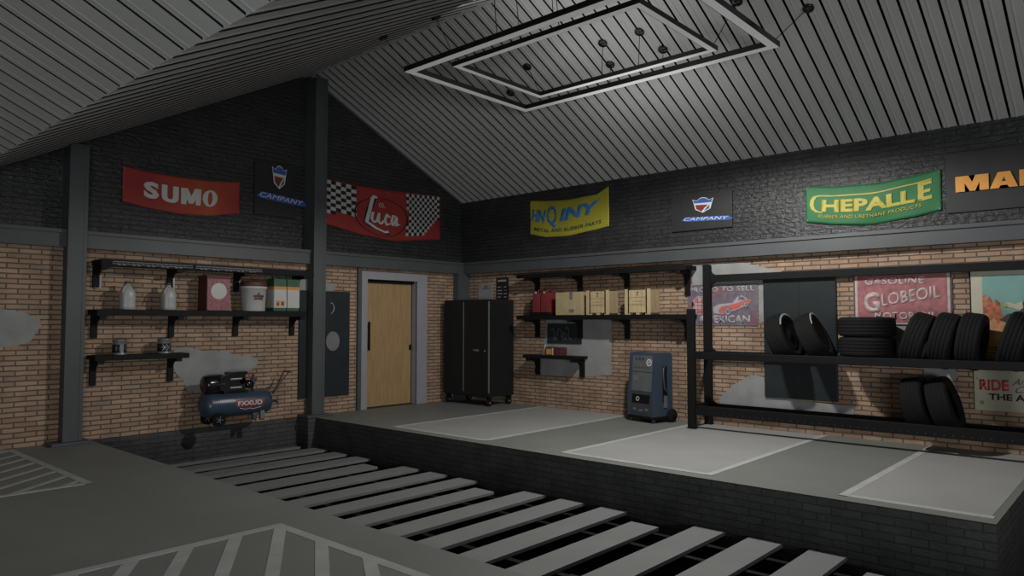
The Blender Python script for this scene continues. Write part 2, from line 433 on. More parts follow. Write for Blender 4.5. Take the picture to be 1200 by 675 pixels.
# --- ceiling: ribbed sheets, ribs run down the slopes
def ceiling(name, xa, xb, standing=False, pitch=0.1705, rh=0.006):
    ph = -8.095
    k0 = math.floor((ph - 0.2)/pitch); prof = []
    y = ph + (k0)*0
    y = ph + math.ceil((0.12 - ph)/pitch)*pitch
    while y > -15:
        for dy, h in (((0, 0.0), (0, -0.009), (-0.014, -0.009), (-0.014, 0.0), (-0.062, 0.0), (-0.070, -0.005), (-0.084, -0.005), (-0.092, 0.0)) if standing else ((0, 0.0), (0, 0.06), (-0.026, 0.06), (-0.026, 0.0), (-0.062, 0.0), (-0.070, -rh), (-0.084, -rh), (-0.092, 0.0))):
            prof.append((y + dy, h))
        y -= pitch
    bm = nb()
    A = [bm.verts.new((xa, py, roof_z(xa) + h)) for py, h in prof]; B = [bm.verts.new((xb, py, roof_z(xb) + h)) for py, h in prof]
    for i in range(len(prof)-1):
        f = bm.faces.new((A[i], B[i], B[i+1], A[i+1]))
        if abs(prof[i][1]) > 0.008 or abs(prof[i+1][1]) > 0.008: f.material_index = 1      # black face colour stands for shade in sheet gaps and beside ribs
    return struct(name, bm, ['ceil', 'black'])
ceiling('ceiling', RX, WX+0.2)
ceiling('ceiling_left_slope', VX, RX, True, 0.30)
ceiling('ceiling_far_slope', -16, VX, False, 0.25, 0.0025)
# ridge and valley flashing
bm = nb(); prism(bm, [(RX-0.16, 0.1, RZ-0.075), (RX, 0.1, RZ-0.012), (RX+0.03, 0.1, RZ-0.02), (RX, 0.1, RZ-0.035)], (0, -15, 0)); struct('trim_1', bm, 'ceil')

# --- steel beams along both walls
def beam(name, axis):
    bm = nb()
    if axis == 'x':
        box(bm, -16, 0.2, -0.10, 0.12, 2.425, 2.60); box(bm, -16, 0.2, -0.125, 0.12, 2.60, 2.645); box(bm, -16, 0.2, -0.118, -0.10, 2.425, 2.437)
    else:
        box(bm, 0.08, 0.3, -15, -0.1, 2.425, 2.60); box(bm, 0.055, 0.3, -15, -0.1, 2.60, 2.645); box(bm, 0.062, 0.08, -15, -0.1, 2.425, 2.437)
    return struct(name, bm, 'steel')
beam('trim_3', 'x'); beam('trim_4', 'y')

# --- steel columns (H section)
def column(name, x0, x1, yf, z0, z1, plate=True):
    bm = nb(); xm = (x0+x1)/2
    box(bm, x0, x1, yf, yf+0.022, z0, z1)
    box(bm, x0+0.01, x1-0.045, yf+0.022, 0.1, z0, z1)
    box(bm, x1-0.03, x1+0.012, yf-0.004, yf+0.022, z0, z1)
    if plate: box(bm, x0-0.14, x1+0.10, yf-0.10, 0.0, z0, z0+0.035, bev=0.005)
    return struct(name, bm, 'steel')
column('trim_5', -6.80, -6.60, -0.2, 0.0, roof_z(-6.8)+0.02)
column('trim_6', -3.33, -3.12, -0.2, 0.0, 5.44)
bm = nb(); box(bm, -0.10, WX, -0.15, 0.0, 0.0, 2.43); struct('trim_7', bm, 'steel')
bm = nb(); box(bm, -3.45, -3.312, -0.28, -0.001, -0.84, 0.045); struct('trim_8', bm, 'pit_brick')
bm = nb(); box(bm, -2.36, -2.285, -0.05, 0.0, 0.0, 2.43); struct('trim_9', bm, 'steel')

# --- door
bm = nb(); box(bm, DX0+0.01, DX1-0.012, 0.13, 0.175, 0.012, DZ-0.05, bev=0.003)
door = struct('door_1', bm, 'wood'); 
bm = nb()
box(bm, DX0-0.13, DX0, -0.035, 0.06, 0.0, DZ+0.135, bev=0.004); box(bm, DX1, DX1+0.235, -0.035, 0.02, 0.0, DZ+0.135, bev=0.004); box(bm, DX0, DX1, -0.035, 0.06, DZ, DZ+0.135, bev=0.004)
box(bm, DX1-0.004, DX1+0.03, 0.02, 0.2, 0.0, DZ)
obj('door_frame', bm, 'frame', door)
bm = nb(); box(bm, DX0-0.02, DX0+0.01, 0.06, 0.24, 0.0, DZ); box(bm, DX0, DX1, 0.06, 0.24, DZ-0.045, DZ); box(bm, DX0, DX1, 0.19, 0.24, 0.0, DZ)
box(bm, DX1-0.012, DX1+0.0, 0.12, 0.19, 0, DZ)
obj('door_stop', bm, 'black', door)
bm = nb(); box(bm, -2.065, -2.025, 0.045, 0.07, 1.0, 1.50, bev=0.006); cyl(bm, (-2.045, 0.06, 1.08), (-2.045, 0.135, 1.08), 0.012); cyl(bm, (-2.045, 0.06, 1.42), (-2.045, 0.135, 1.42), 0.012)
obj('door_handle', bm, 'black', door)
bm = nb(); box(bm, -1.09, -1.045, 0.118, 0.132, 0.98, 1.08, bev=0.003); obj('lock_plate', bm, 'black', door)
bm = nb(); cyl(bm, (DX1+0.012, 0.035, 1.93), (DX1+0.012, 0.035, 2.09), 0.013); obj('hinge', bm, 'greymet', door)

# ================================================================== PIT PLANKS
names = ['nearest the brick wall below the compressor', 'second', 'third', 'fourth', 'fifth', 'sixth', 'seventh', 'eighth', 'ninth', 'tenth', 'eleventh', 'twelfth', 'thirteenth', 'fourteenth', 'fifteenth', 'sixteenth', 'seventeenth', 'eighteenth']
for i in range(18):
    k = i - 1
    y0 = -0.65 - 0.5375*k if i else -0.115
    short = k >= 0 and k % 4 == 3
    xe = -3.63 if short else -3.345
    bm = nb()
    if i == 0: box(bm, -6.44, -3.47, y0, -0.01, -0.485, -0.45, bev=0.003)
    else: box(bm, -6.44, xe, y0, y0+0.305, -0.485, -0.45, bev=0.003)
    o = obj('pit_plank', bm, 'plank', loc=((-6.44+xe)/2, y0, -0.485))
    if i == 0: lab = 'narrow grey plank along the back wall of the floor pit'
    else: lab = 'grey plank across the floor pit, %s from the back wall%s' % (names[i], ', cut shorter' if short else '')
    tag(o, lab, 'plank', 'grey planks laid across the pit')
for j, x in enumerate((-6.2, -5.2, -4.15, -3.75)):
    bm = nb(); box(bm, x, x+0.06, -14.9, -0.03, -0.85, -0.487)
    struct('trim_%d' % (10+j), bm, 'black')

# ================================================================== SHELVES
def shelf_left(name, label, x0, x1, z0, z1, dep, brackets, drop, lit=False):
    t = thing(name, label, 'shelf', ((x0+x1)/2, 0, z0))
    bm = nb(); box(bm, x0, x1, -dep, -0.005, z0+0.012, z1, bev=0.004); box(bm, x0, x1, -dep, -dep+0.02, z0, z0+0.015)
    sh = obj('shelf_board', bm, 'black', t)
    if lit:
        for a, b in lit:
            bm = nb()
            box(bm, a, b, -dep-0.006, -dep+0.002, z0+0.050, z0+0.062); box(bm, a, b, -dep-0.006, -dep+0.002, z0+0.024, z0+0.034)
            for q in range(int((b-a)/0.06)):
                box(bm, a+q*0.06, a+q*0.06+0.010, -dep-0.006, -dep+0.002, z0+0.030, z0+0.055)
                if q % 3: box(bm, a+q*0.06, a+q*0.06+0.035, -dep-0.005, -dep+0.002, z0+0.012, z0+0.026)
            obj('front_grille', bm, 'mgrey', sh)
    for bx in brackets:
        bm = nb(); w = 0.038
        box(bm, bx-w, bx+w, -0.045, -0.004, drop, z0+0.01, bev=0.004)
        box(bm, bx-w, bx+w, -dep+0.01, -0.04, z0-0.045, z0+0.01, bev=0.004)
        prism(bm, [(bx-w*0.8, -0.04, z0-0.03), (bx-w*0.8, -0.17, z0-0.03), (bx-w*0.8, -0.10, z0-0.06), (bx-w*0.8, -0.06, z0-0.10), (bx-w*0.8, -0.04, z0-0.16)], (2*w*0.8, 0, 0))
        b = obj('bracket', bm, 'black', t)
        if lit:
            bm = nb(); box(bm, bx-w+0.004+0.02, bx+w+0.028, -0.03, -0.006, drop-0.01, drop+0.16); obj('bracket_plate', bm, 'greymet', b)
    return t
shelf_left('wall_shelf', 'long black bracket shelf highest on the left wall, with grey grille along its front', -6.47, -3.42, 2.205, 2.285, 0.35, (-6.42, -5.49, -4.53, -3.56), 1.94, lit=[(-6.34, -5.32), (-5.28, -4.30)])
shelf_left('wall_shelf', 'black bracket shelf on the left wall holding jugs, red box and bucket', -6.50, -3.55, 1.575, 1.655, 0.35, (-6.43, -5.46, -4.53, -3.60), 1.29)
shelf_left('wall_shelf', 'short black bracket shelf low on the left wall holding two paint tins', -6.50, -5.33, 1.010, 1.075, 0.32, (-6.43, -5.46), 0.685)

def shelf_right(name, label, y0, y1, z0, z1, dep, brackets, drop):
    t = thing(name, label, 'shelf', (WX, (y0+y1)/2, z0))
    bm = nb(); box(bm, WX-dep, WX-0.005, y0, y1, z0+0.012, z1, bev=0.004); box(bm, WX-dep, WX-dep+0.02, y0, y1, z0, z0+0.015)
    obj('shelf_board', bm, 'black', t)
    for by in brackets:
        bm = nb(); w = 0.042
        box(bm, WX-0.045, WX-0.004, by-w, by+w, drop, z0+0.01, bev=0.004)
        box(bm, WX-dep+0.01, WX-0.04, by-w, by+w, z0-0.045, z0+0.01, bev=0.004)
        prism(bm, [(WX-0.04, by-w*.8, z0-0.03), (WX-0.17, by-w*.8, z0-0.03), (WX-0.10, by-w*.8, z0-0.06), (WX-0.06, by-w*.8, z0-0.10), (WX-0.04, by-w*.8, z0-0.16)], (0, 1.6*w, 0))
        obj('bracket', bm, 'black', t)
    return t
shelf_right('wall_shelf', 'empty long black bracket shelf high on the right wall above the crates', -1.68, -5.0, 2.265, 2.335, 0.35, (-1.90, -2.84, -3.78, -4.86), 1.90)
shelf_right('wall_shelf', 'long black bracket shelf on the right wall holding jerrycans and crates', -1.68, -5.0, 1.535, 1.61, 0.35, (-1.90, -2.84, -3.78, -4.86), 1.22)
shelf_right('wall_shelf', 'short black bracket shelf on the right wall, lowest, holding small bottles', -1.80, -2.98, 0.865, 0.92, 0.32, (-1.90, -2.88), 0.56)

# ================================================================== THINGS ON THE LEFT SHELVES
def jug(loc, label):
    t = thing('plastic_jug', label, 'jug', loc, group='milky jugs on the left wall shelf')
    x, y, z = loc
    bm = nb()
    lathe(bm, [(0,0),(0.088,0),(0.098,0.012),(0.100,0.05),(0.097,0.10),(0.101,0.15),(0.099,0.205),(0.088,0.245),(0.062,0.285),(0.035,0.312),(0.030,0.325),(0.030,0.345),(0,0.345)], (x,y,z), (0,0,1), 28)
    for v in bm.verts:   # squarish body
        d = Vector((v.co.x-x, v.co.y-y)); r = d.length
        if r > 0.07:
            a = math.atan2(d.y, d.x); s = 1/ max(abs(math.cos(a)), abs(math.sin(a))); s = 1 + (s-1)*0.35
            v.co.x = x + d.x*s*0.93; v.co.y = y + d.y*s*0.93
    obj('jug_body', bm, 'jug', t)
    bm = nb(); pts = []
    for k in range(11):
        a = -0.2 + k/10*(PI*0.75)
        pts.append((x - 0.02 - 0.075*math.sin(a)*0.8, y - 0.055 - 0.02*math.sin(a), z + 0.235 + 0.07*math.cos(a)*1.0))
    pts = [(x-0.005, y-0.03, z+0.315), (x-0.035, y-0.055, z+0.312), (x-0.066, y-0.075, z+0.285), (x-0.084, y-0.085, z+0.245), (x-0.084, y-0.088, z+0.205)]
    tube(bm, pts, 0.013, 8); obj('jug_handle', bm, 'jug', t)
    bm = nb(); lathe(bm, [(0,0.338),(0.034,0.338),(0.034,0.362),(0.028,0.368),(0,0.368)], (x,y,z), (0,0,1), 20); obj('cap', bm, 'navy', t)
jug((-6.10, -0.2, 1.655), 'milky plastic jug with blue cap on the shelf, the one nearer the left column')
jug((-5.58, -0.2, 1.655), 'milky plastic jug with blue cap on the shelf, the one beside the red box')

t = thing('storage_box', 'tall red patterned box with white oval label on the left wall shelf', 'box', (-4.9, -0.16, 1.655))
bm = nb(); box(bm, -5.10, -4.76, -0.31, -0.03, 1.655, 2.13, bev=0.006); obj('box_body', bm, 'maroon', t)
bm = nb(); box(bm, -5.097, -4.763, -0.3125, -0.309, 1.66, 2.10); obj('printed_front', bm, 'pink', t)
obj('oval_label', polys(frame_left(-4.93, 1.93, -0.3125), [ell(0, 0, 0.115, 0.115)], 0.001), 'white', t)
bm = nb(); box(bm, -5.11, -4.75, -0.315, -0.025, 2.115, 2.15, bev=0.006); obj('box_lid', bm, 'maroon', t)

t = thing('bucket', 'white plastic bucket with dark red lid and brown label on the shelf', 'bucket', (-4.34, -0.19, 1.655))
bm = nb(); lathe(bm, [(0,0),(0.165,0),(0.170,0.006),(0.190,0.33),(0.200,0.332),(0.202,0.36),(0.190,0.365),(0,0.365)], (-4.34,-0.19,1.655), seg=40)
for v in bm.verts: v.co.y = -0.19 + (v.co.y+0.19)*0.8
obj('bucket_body', bm, 'white', t)
bm = nb(); lathe(bm, [(0,0.366),(0.196,0.366),(0.199,0.375),(0.195,0.43),(0.185,0.437),(0,0.437)], (-4.34,-0.19,1.655), seg=40)
for v in bm.verts: v.co.y = -0.19 + (v.co.y+0.19)*0.8
obj('bucket_lid', bm, 'maroon', t)
bx = frame_left(-4.34, 1.655, -0.19)
cyf = lambda u, v, n: Vector((-4.34 + (0.183+n)*math.sin(u/0.183), -0.19 - 0.8*(0.183+n)*math.cos(u/0.183), 1.655+v))
lab = [rect(-0.075,0.20,0.085,0.235), rect(-0.06,0.175,0.07,0.195), [(-0.03,0.24),(0.0,0.275),(0.03,0.24)], rect(-0.07,0.165,-0.02,0.172), rect(0.0,0.165,0.075,0.172)]
obj('bucket_label', polys(cyf, lab, 0.004, 0.03), 'maroon', t)

for k, (xa, xb, lb) in enumerate(((-4.075, -3.862, 'green topped canister with hazard squares beside the bucket on the shelf'), (-3.852, -3.64, 'green topped canister with plain white side at the right end of the shelf'))):
    t = thing('oil_canister', lb, 'canister', ((xa+xb)/2, -0.19, 1.655), group='green and white canisters on the left shelf')
    bm = nb(); box(bm, xa, xb, -0.30, -0.08, 1.655, 2.15, bev=0.012); obj('canister_body', bm, 'dgreen', t)
    bm = nb(); box(bm, xa+0.004, xb-0.004, -0.304, -0.298, 1.71, 1.985); box(bm, xa-0.003, xa+0.002, -0.29, -0.09, 1.71, 1.985); obj('white_label', bm, 'white', t)
    bm = nb(); box(bm, xa+0.002, xb-0.002, -0.306, -0.297, 1.985, 2.03); box(bm, xa-0.004, xa+0.002, -0.29, -0.09, 1.985, 2.03); obj('orange_band', bm, 'amber', t)
    bm = nb(); cyl(bm, ((xa+xb)/2-0.05, -0.2, 2.148), ((xa+xb)/2-0.05, -0.2, 2.18), 0.03, 16); obj('cap', bm, 'dgreen', t)
    if k == 0:
        fn = frame_left(xa+0.035, 1.73, -0.304)
        obj('hazard_squares', polys(fn, [rect(0,0,0.062,0.085), rect(0.078,0,0.14,0.085)], 0.001), 'amber', t)
        obj('hazard_symbol', polys(fn, [ell(0.031,0.035,0.016,0.022,10)], 0.003), 'black_print', t); obj('hazard_symbol', polys(fn, [*stroke([(0.09,0.02),(0.128,0.065)],0.014), *stroke([(0.128,0.02),(0.09,0.065)],0.014)], 0.003), 'black_print', t)

def tin(x, lab, lit):
    t = thing('paint_tin', lab, 'tin', (x, -0.2, 1.075), group='paint tins on the short left shelf')
    o = (x, -0.2, 1.075)
    bm = nb(); lathe(bm, [(0,0),(0.080,0),(0.084,0.005),(0.084,0.012),(0.081,0.016),(0.081,0.178),(0.085,0.183),(0.085,0.195),(0.078,0.2),(0.074,0.19),(0,0.19)], o, seg=32); obj('tin_body', bm, 'greymet', t)
    bm = nb(); lathe(bm, [(0.0815,0.03),(0.0835,0.03),(0.0835,0.135),(0.0815,0.135)], o, seg=32, closed=True); obj('dark_label', bm, 'black_print', t)
    cf = lambda u, v, n: Vector((x + (0.0835+n)*math.sin(u/0.0835), -0.2 - (0.0835+n)*math.cos(u/0.0835), 1.075+v))
    obj('label_print', polys(cf, lit, 0.001, 0.02), 'greymet', t)
tin(-6.18, 'grey paint tin with pale stripe on its black label, left on the short shelf', [rect(-0.022,0.03,0.022,0.135), rect(0.05,0.05,0.062,0.12), rect(-0.07,0.05,-0.06,0.12)])
tin(-5.62, 'grey paint tin with crossed pattern on its black label, right on the short shelf', [*stroke([(-0.05,0.04),(0.0,0.125),(0.05,0.04)],0.008), *stroke([(-0.05,0.125),(0.0,0.04),(0.05,0.125)],0.008), rect(-0.065,0.08,0.065,0.088)])

# ================================================================== AIR COMPRESSOR
CX, CY, CZ = -4.62, -0.31, 0.335
t = thing('air_compressor', 'dark blue tank air compressor with black motor and push handle at the brick wall', 'air compressor', (CX, CY, 0.07))
bm = nb(); rr = 0.17
prof = [(0, -0.55)] + [(rr*math.sin(a), -0.44 - 0.11*math.cos(a)) for a in (0.3, 0.6, 0.9, 1.2, PI/2)] + [(rr, 0.40)] + [(rr*math.cos(a), 0.40 + 0.11*math.sin(a)) for a in (0.3, 0.6, 0.9, 1.2)] + [(0, 0.51)]
lathe(bm, prof, (CX, CY, CZ), (1, 0, 0), 40); tank = obj('tank', bm, 'blue', t)
bm = nb(); cyl(bm, (CX+0.50, CY, CZ-0.01), (CX+0.56, CY, CZ-0.01), 0.022); tube(bm, [(CX+0.45, CY-0.10, CZ+0.01), (CX+0.52, CY-0.06, CZ-0.01), (CX+0.55, CY, CZ-0.01), (CX+0.55, CY-0.12, CZ-0.01)], 0.012); cyl(bm, (CX+0.55, CY-0.12, CZ-0.03), (CX+0.55, CY-0.12, CZ+0.02), 0.018)
obj('drain_valve', bm, 'dgrey', tank)
# red and white badge bent round the tank
def tankf(u, v, n):
    a = v/rr
    return Vector((CX + 0.10 + u, CY - (rr+n)*math.cos(a), CZ + (rr+n)*math.sin(a)))
obj('badge', polys(tankf, [[(-0.21,-0.035),(-0.11,-0.05),(-0.06,-0.068),(0.0,-0.055),(0.06,-0.068),(0.21,-0.04),(0.22,0.06),(-0.05,0.075),(-0.21,0.06)]], 0.001, 0.02), 'tin_red', tank)
obj('badge_lettering', text(tankf, 'FXXUD', -0.185, -0.022, 0.37, 0.065, 0.004, 0.03, 0.0, 0.02), 'print_white', tank)
obj('badge_outline', polys(tankf, stroke([(-0.15,-0.052),(-0.06,-0.078),(0.0,-0.062),(0.06,-0.078),(0.17,-0.052)], 0.009), 0.003, 0.02), 'print_white', tank)
obj('white_lettering', polys(tankf, [rect(-0.44,0.045,-0.43,0.085), *[rect(-0.415+q*0.026, 0.05, -0.397+q*0.026, 0.083) for q in range(7)]], 0.002, 0.02), 'greymet', tank)
bm = nb()   # motor barrel and twin cylinder pump
lathe(bm, [(0,0),(0.10,0.0),(0.122,0.012),(0.130,0.05),(0.130,0.25),(0.122,0.262),(0.122,0.36),(0,0.36)], (-5.13, CY, 0.625), (1,0,0), 32)
for q in range(9): lathe(bm, [(0.130,0),(0.135,0.003),(0.130,0.006)], (-5.06+q*0.022, CY, 0.625), (1,0,0), 32)
obj('motor', bm, 'gloss', t)
bm = nb()
box(bm, -4.80, -4.55, CY-0.10, CY+0.10, 0.50, 0.65, bev=0.02); box(bm, -4.86, -4.50, CY-0.085, CY+0.085, 0.485, 0.53, bev=0.01)
for dx in (0, 0.15):
    for q in range(7): lathe(bm, [(0,0),(0.072-0.002*q,0),(0.072-0.002*q,0.009),(0.055,0.012),(0.055,0.022),(0,0.022)], (-4.73+dx, CY-0.015, 0.60+q*0.022), (0.15,0,1), 20)
    box(bm, -4.80+dx, -4.665+dx, CY-0.085, CY+0.06, 0.745, 0.79, bev=0.012)
cyl(bm, (-4.62, CY-0.13, 0.66), (-4.62, CY+0.1, 0.66), 0.045, 20); cyl(bm, (-4.49, CY-0.10, 0.60), (-4.49, CY+0.1, 0.60), 0.06, 20)
obj('pump', bm, 'gloss', t)
bm = nb(); prism(bm, [(-4.95, CY-0.10, 0.72), (-4.75, CY-0.10, 0.79), (-4.58, CY-0.10, 0.79), (-4.58, CY-0.10, 0.55), (-4.86, CY-0.10, 0.52), (-4.95, CY-0.10, 0.55)], (0, -0.03, 0)); obj('belt_guard', bm, 'gloss', t)
for a in (0.56, 0.68):
    bm = nb(); box(bm, -4.80, -4.63, CY-0.137, CY-0.128, a, a+0.022, bev=0.004); obj('chrome_trim', bm, 'chrome', t)
bm = nb(); cyl(bm, (-4.42, CY-0.05, 0.50), (-4.42, CY-0.05, 0.72), 0.013); cyl(bm, (-4.46, CY-0.05, 0.66), (-4.38, CY-0.05, 0.66), 0.02); tube(bm, [(-4.42,CY-0.05,0.6),(-4.47,CY-0.09,0.62),(-4.49,CY-0.09,0.56),(-4.45,CY-0.07,0.52)], 0.010); box(bm, -4.44, -4.395, CY-0.08, CY-0.02, 0.60, 0.70, bev=0.008)
obj('pressure_switch', bm, 'dgrey', t)
bm = nb(); cyl(bm, (-4.42, CY-0.05, 0.715), (-4.42, CY-0.05, 0.745), 0.02); obj('red_knob', bm, 'tin_red', t)
bm = nb(); tube(bm, [(-4.14,CY-0.11,0.44),(-4.00,CY-0.11,0.62),(-3.89,CY-0.11,0.735),(-3.84,CY-0.10,0.745),(-3.83,CY-0.06,0.742),(-3.83,CY+0.09,0.742),(-3.84,CY+0.11,0.73),(-3.97,CY+0.11,0.48),(-4.10,CY+0.11,0.42)], 0.010)
obj('push_handle', bm, 'dgrey', t)
for wy, lab in ((CY-0.165, None), (CY+0.17, None)):
    bm = nb(); lathe(bm, [(0,0),(0.045,0),(0.05,0.012),(0.075,0.012),(0.09,0.004),(0.09,0.046),(0.075,0.05),(0,0.05)], (-4.98, wy-0.025, 0.145), (0,1,0), 32)
    w = obj('wheel', bm, 'rubber', t)
    bm = nb(); lathe(bm, [(0,-0.008),(0.018,-0.008),(0.020,0.0),(0.020,0.01)], (-4.98, wy-0.028, 0.145), (0,1,0), 16)
    for q in range(5):
        a = q*2*PI/5; tube(bm, [(-4.98+0.015*math.cos(a), wy-0.03, 0.145+0.015*math.sin(a)), (-4.98+0.055*math.cos(a), wy-0.03, 0.145+0.055*math.sin(a))], 0.007, 6)
    obj('wheel_hub', bm, 'mgrey', w)
bm = nb(); cyl(bm, (-4.98, CY-0.15, 0.16), (-4.98, CY+0.15, 0.16), 0.012); box(bm, -5.01, -4.95, CY-0.10, CY+0.10, 0.155, 0.20); obj('axle', bm, 'dgrey', t)
bm = nb(); box(bm, -4.44, -4.33, CY-0.10, CY+0.10, 0.155, 0.19, bev=0.008); box(bm, -4.44, -4.38, CY-0.11, CY-0.06, 0.09, 0.17, bev=0.01); box(bm, -4.34, -4.27, CY-0.13, CY-0.09, 0.08, 0.22, bev=0.008); obj('front_foot', bm, 'dgrey', t)
bm = nb(); box(bm, -4.337, -4.273, CY-0.134, CY-0.129, 0.10, 0.215); obj('foot_plate', bm, 'greymet', t)
for bx_ in (-4.85, -4.42):
    bm = nb(); box(bm, bx_-0.02, bx_+0.02, CY+0.10, -0.001, 0.24, 0.30); obj('wall_bracket', bm, 'dgrey', t)

# ================================================================== WALL PANELS
def steel_panel_left():
    t = thing('wall_cabinet', 'flat black steel wall cabinet behind the column left of the door', 'wall cabinet', (-3.0, 0, 0.28))
    bm = nb(); box(bm, -3.47, -2.515, -0.03, -0.002, 0.28, 2.0, bev=0.004); b = obj('cabinet_body', bm, 'panel', t)
    for a, c in ((-3.462, -3.0), (-2.99, -2.523)):
        bm = nb(); box(bm, a, c, -0.036, -0.028, 0.29, 1.99, bev=0.003); obj('door', bm, 'panel', t)
    bm = nb(); tube(bm, [(-2.90,-0.045,1.62),(-2.855,-0.045,1.67),(-2.835,-0.045,1.73),(-2.86,-0.045,1.79),(-2.91,-0.045,1.815)], 0.012, 8); obj('hook_handle', bm, 'greymet', t)
    fn = frame_left(-2.86, 1.18, -0.036)
    obj('grey_disc', polys(fn, [ell(0.0, 0.0, 0.13, 0.16, 28)], 0.0, thick=0.02), 'greymet', t)
steel_panel_left()
t = thing('wall_cabinet', 'flat black steel wall cabinet with two doors behind the leaning tyres', 'wall cabinet', (WX, -6.5, 0.45))
bm = nb(); box(bm, WX-0.03, WX-0.002, -7.01, -6.03, 0.45, 2.12, bev=0.004); obj('cabinet_body', bm, 'panel', t)
for a, c in ((-6.525, -6.037), (-7.003, -6.535)):
    bm = nb(); box(bm, WX-0.037, WX-0.028, a, c, 0.455, 2.115, bev=0.003); obj('door', bm, 'panel', t)

# ================================================================== TALL CABINET ON CASTERS
t = thing('tool_cabinet', 'tall black two door cabinet on casters in the corner', 'cabinet', (-0.165, -0.75, 0.0))
bm = nb(); box(bm, -0.485, 0.165, -1.335, -0.175, 0.165, 1.90, bev=0.006); obj('cabinet_body', bm, 'cabinet', t)
for a, b in ((-1.322, -0.712), (-0.692, -0.188)):
    bm = nb(); box(bm, -0.503, -0.484, a, b, 0.18, 1.885, bev=0.004); d = obj('door', bm, 'cabinet', t)
    if a < -1:
        bm = nb(); lathe(bm, [(0,0),(0.05,0),(0.055,0.01),(0.04,0.025),(0,0.03)], (-0.502, -1.02, 0.985), (-1,0,0), 24)
        for v in bm.verts: v.co.z = 0.985 + (v.co.z-0.985)*0.45; v.co.y = -1.02 + (v.co.y+1.02)*1.6
        obj('door_handle', bm, 'mgrey', d)
        bm = nb(); cyl(bm, (-0.502, -1.24, 0.98), (-0.515, -1.24, 0.98), 0.016); obj('lock', bm, 'greymet', d)
for y in (-0.702, -1.335):
    bm = nb(); box(bm, -0.506, -0.488, y-0.009, y+0.009, 0.24, 1.86); obj('edge_strip', bm, 'greymet', t)
for x, y in ((-0.42, -1.27), (-0.42, -0.24), (0.10, -1.27), (0.10, -0.24)):
    bm = nb(); box(bm, x-0.03, x+0.03, y-0.03, y+0.03, 0.13, 0.166, bev=0.004); box(bm, x-0.03, x+0.03, y-0.028, y-0.02, 0.05, 0.14); box(bm, x-0.03, x+0.03, y+0.02, y+0.028, 0.05, 0.14)
    c = obj('caster', bm, 'black', t)
    bm = nb(); cyl(bm, (x, y-0.018, 0.06), (x, y+0.018, 0.06), 0.06, 24); obj('caster_wheel', bm, 'rubber', c)
    bm = nb(); cyl(bm, (x, y-0.031, 0.06), (x, y+0.031, 0.06), 0.018, 16); obj('caster_hub', bm, 'greymet', c)

# ================================================================== THINGS ON THE RIGHT SHELVES
SZ = 1.61
t = thing('tray', 'flat black tray under the two red jerrycans', 'tray', (0.03, -2.17, SZ))
bm = nb(); box(bm, -0.10, 0.17, -2.385, -1.955, SZ, SZ+0.035, bev=0.008); obj('tray_base', bm, 'black', t)
bm = nb(); box(bm, -0.11, -0.095, -2.39, -1.95, SZ+0.005, SZ+0.055, bev=0.003); obj('tray_rim', bm, 'black', t)
for (ya, yb, lb) in ((-1.985, -2.155, 'red metal jerrycan on the right wall shelf, nearer the black cabinet'), (-2.175, -2.345, 'red metal jerrycan on the right wall shelf, nearer the cardboard box')):
    t = thing('jerrycan', lb, 'jerrycan', (0.03, (ya+yb)/2, SZ+0.036), group='red jerrycans on the right wall shelf')
    bm = nb(); z0 = SZ+0.036
    prism(bm, [(-0.08, ya, z0), (-0.08, ya, z0+0.30), (-0.05, ya, z0+0.35), (0.15, ya, z0+0.37), (0.15, ya, z0)], (0, yb-ya, 0))
    bmesh.ops.bevel(bm, geom=list(bm.edges), offset=0.014, segments=2, affect='EDGES')
    obj('can_body', bm, 'tin_red', t)
    bm = nb(); ym = (ya+yb)/2
    tube(bm, [(-0.02,ym,z0+0.35),(-0.01,ym,z0+0.395),(0.03,ym,z0+0.41),(0.10,ym,z0+0.41),(0.13,ym,z0+0.365)], 0.011); obj('can_handle', bm, 'tin_red', t)
    bm = nb(); cyl(bm, (-0.045, ym+0.02, z0+0.34), (-0.075, ym+0.02, z0+0.375), 0.024, 16); obj('can_cap', bm, 'greymet', t)
t = thing('cardboard_box', 'plain closed cardboard box with tape beside the jerrycans', 'cardboard box', (0.02, -2.72, SZ))
bm = nb(); box(bm, -0.12, 0.165, -3.09, -2.54, SZ+0.001, SZ+0.385, bev=0.004); obj('carton', bm, 'card', t)
bm = nb(); box(bm, -0.1225, -0.119, -2.90, -2.84, SZ+0.26, SZ+0.386); box(bm, -0.12, 0.17, -2.90, -2.84, SZ+0.384, SZ+0.388); box(bm, -0.1225, -0.119, -2.93, -2.83, SZ+0.045, SZ+0.10); obj('tape', bm, 'greymet', t)

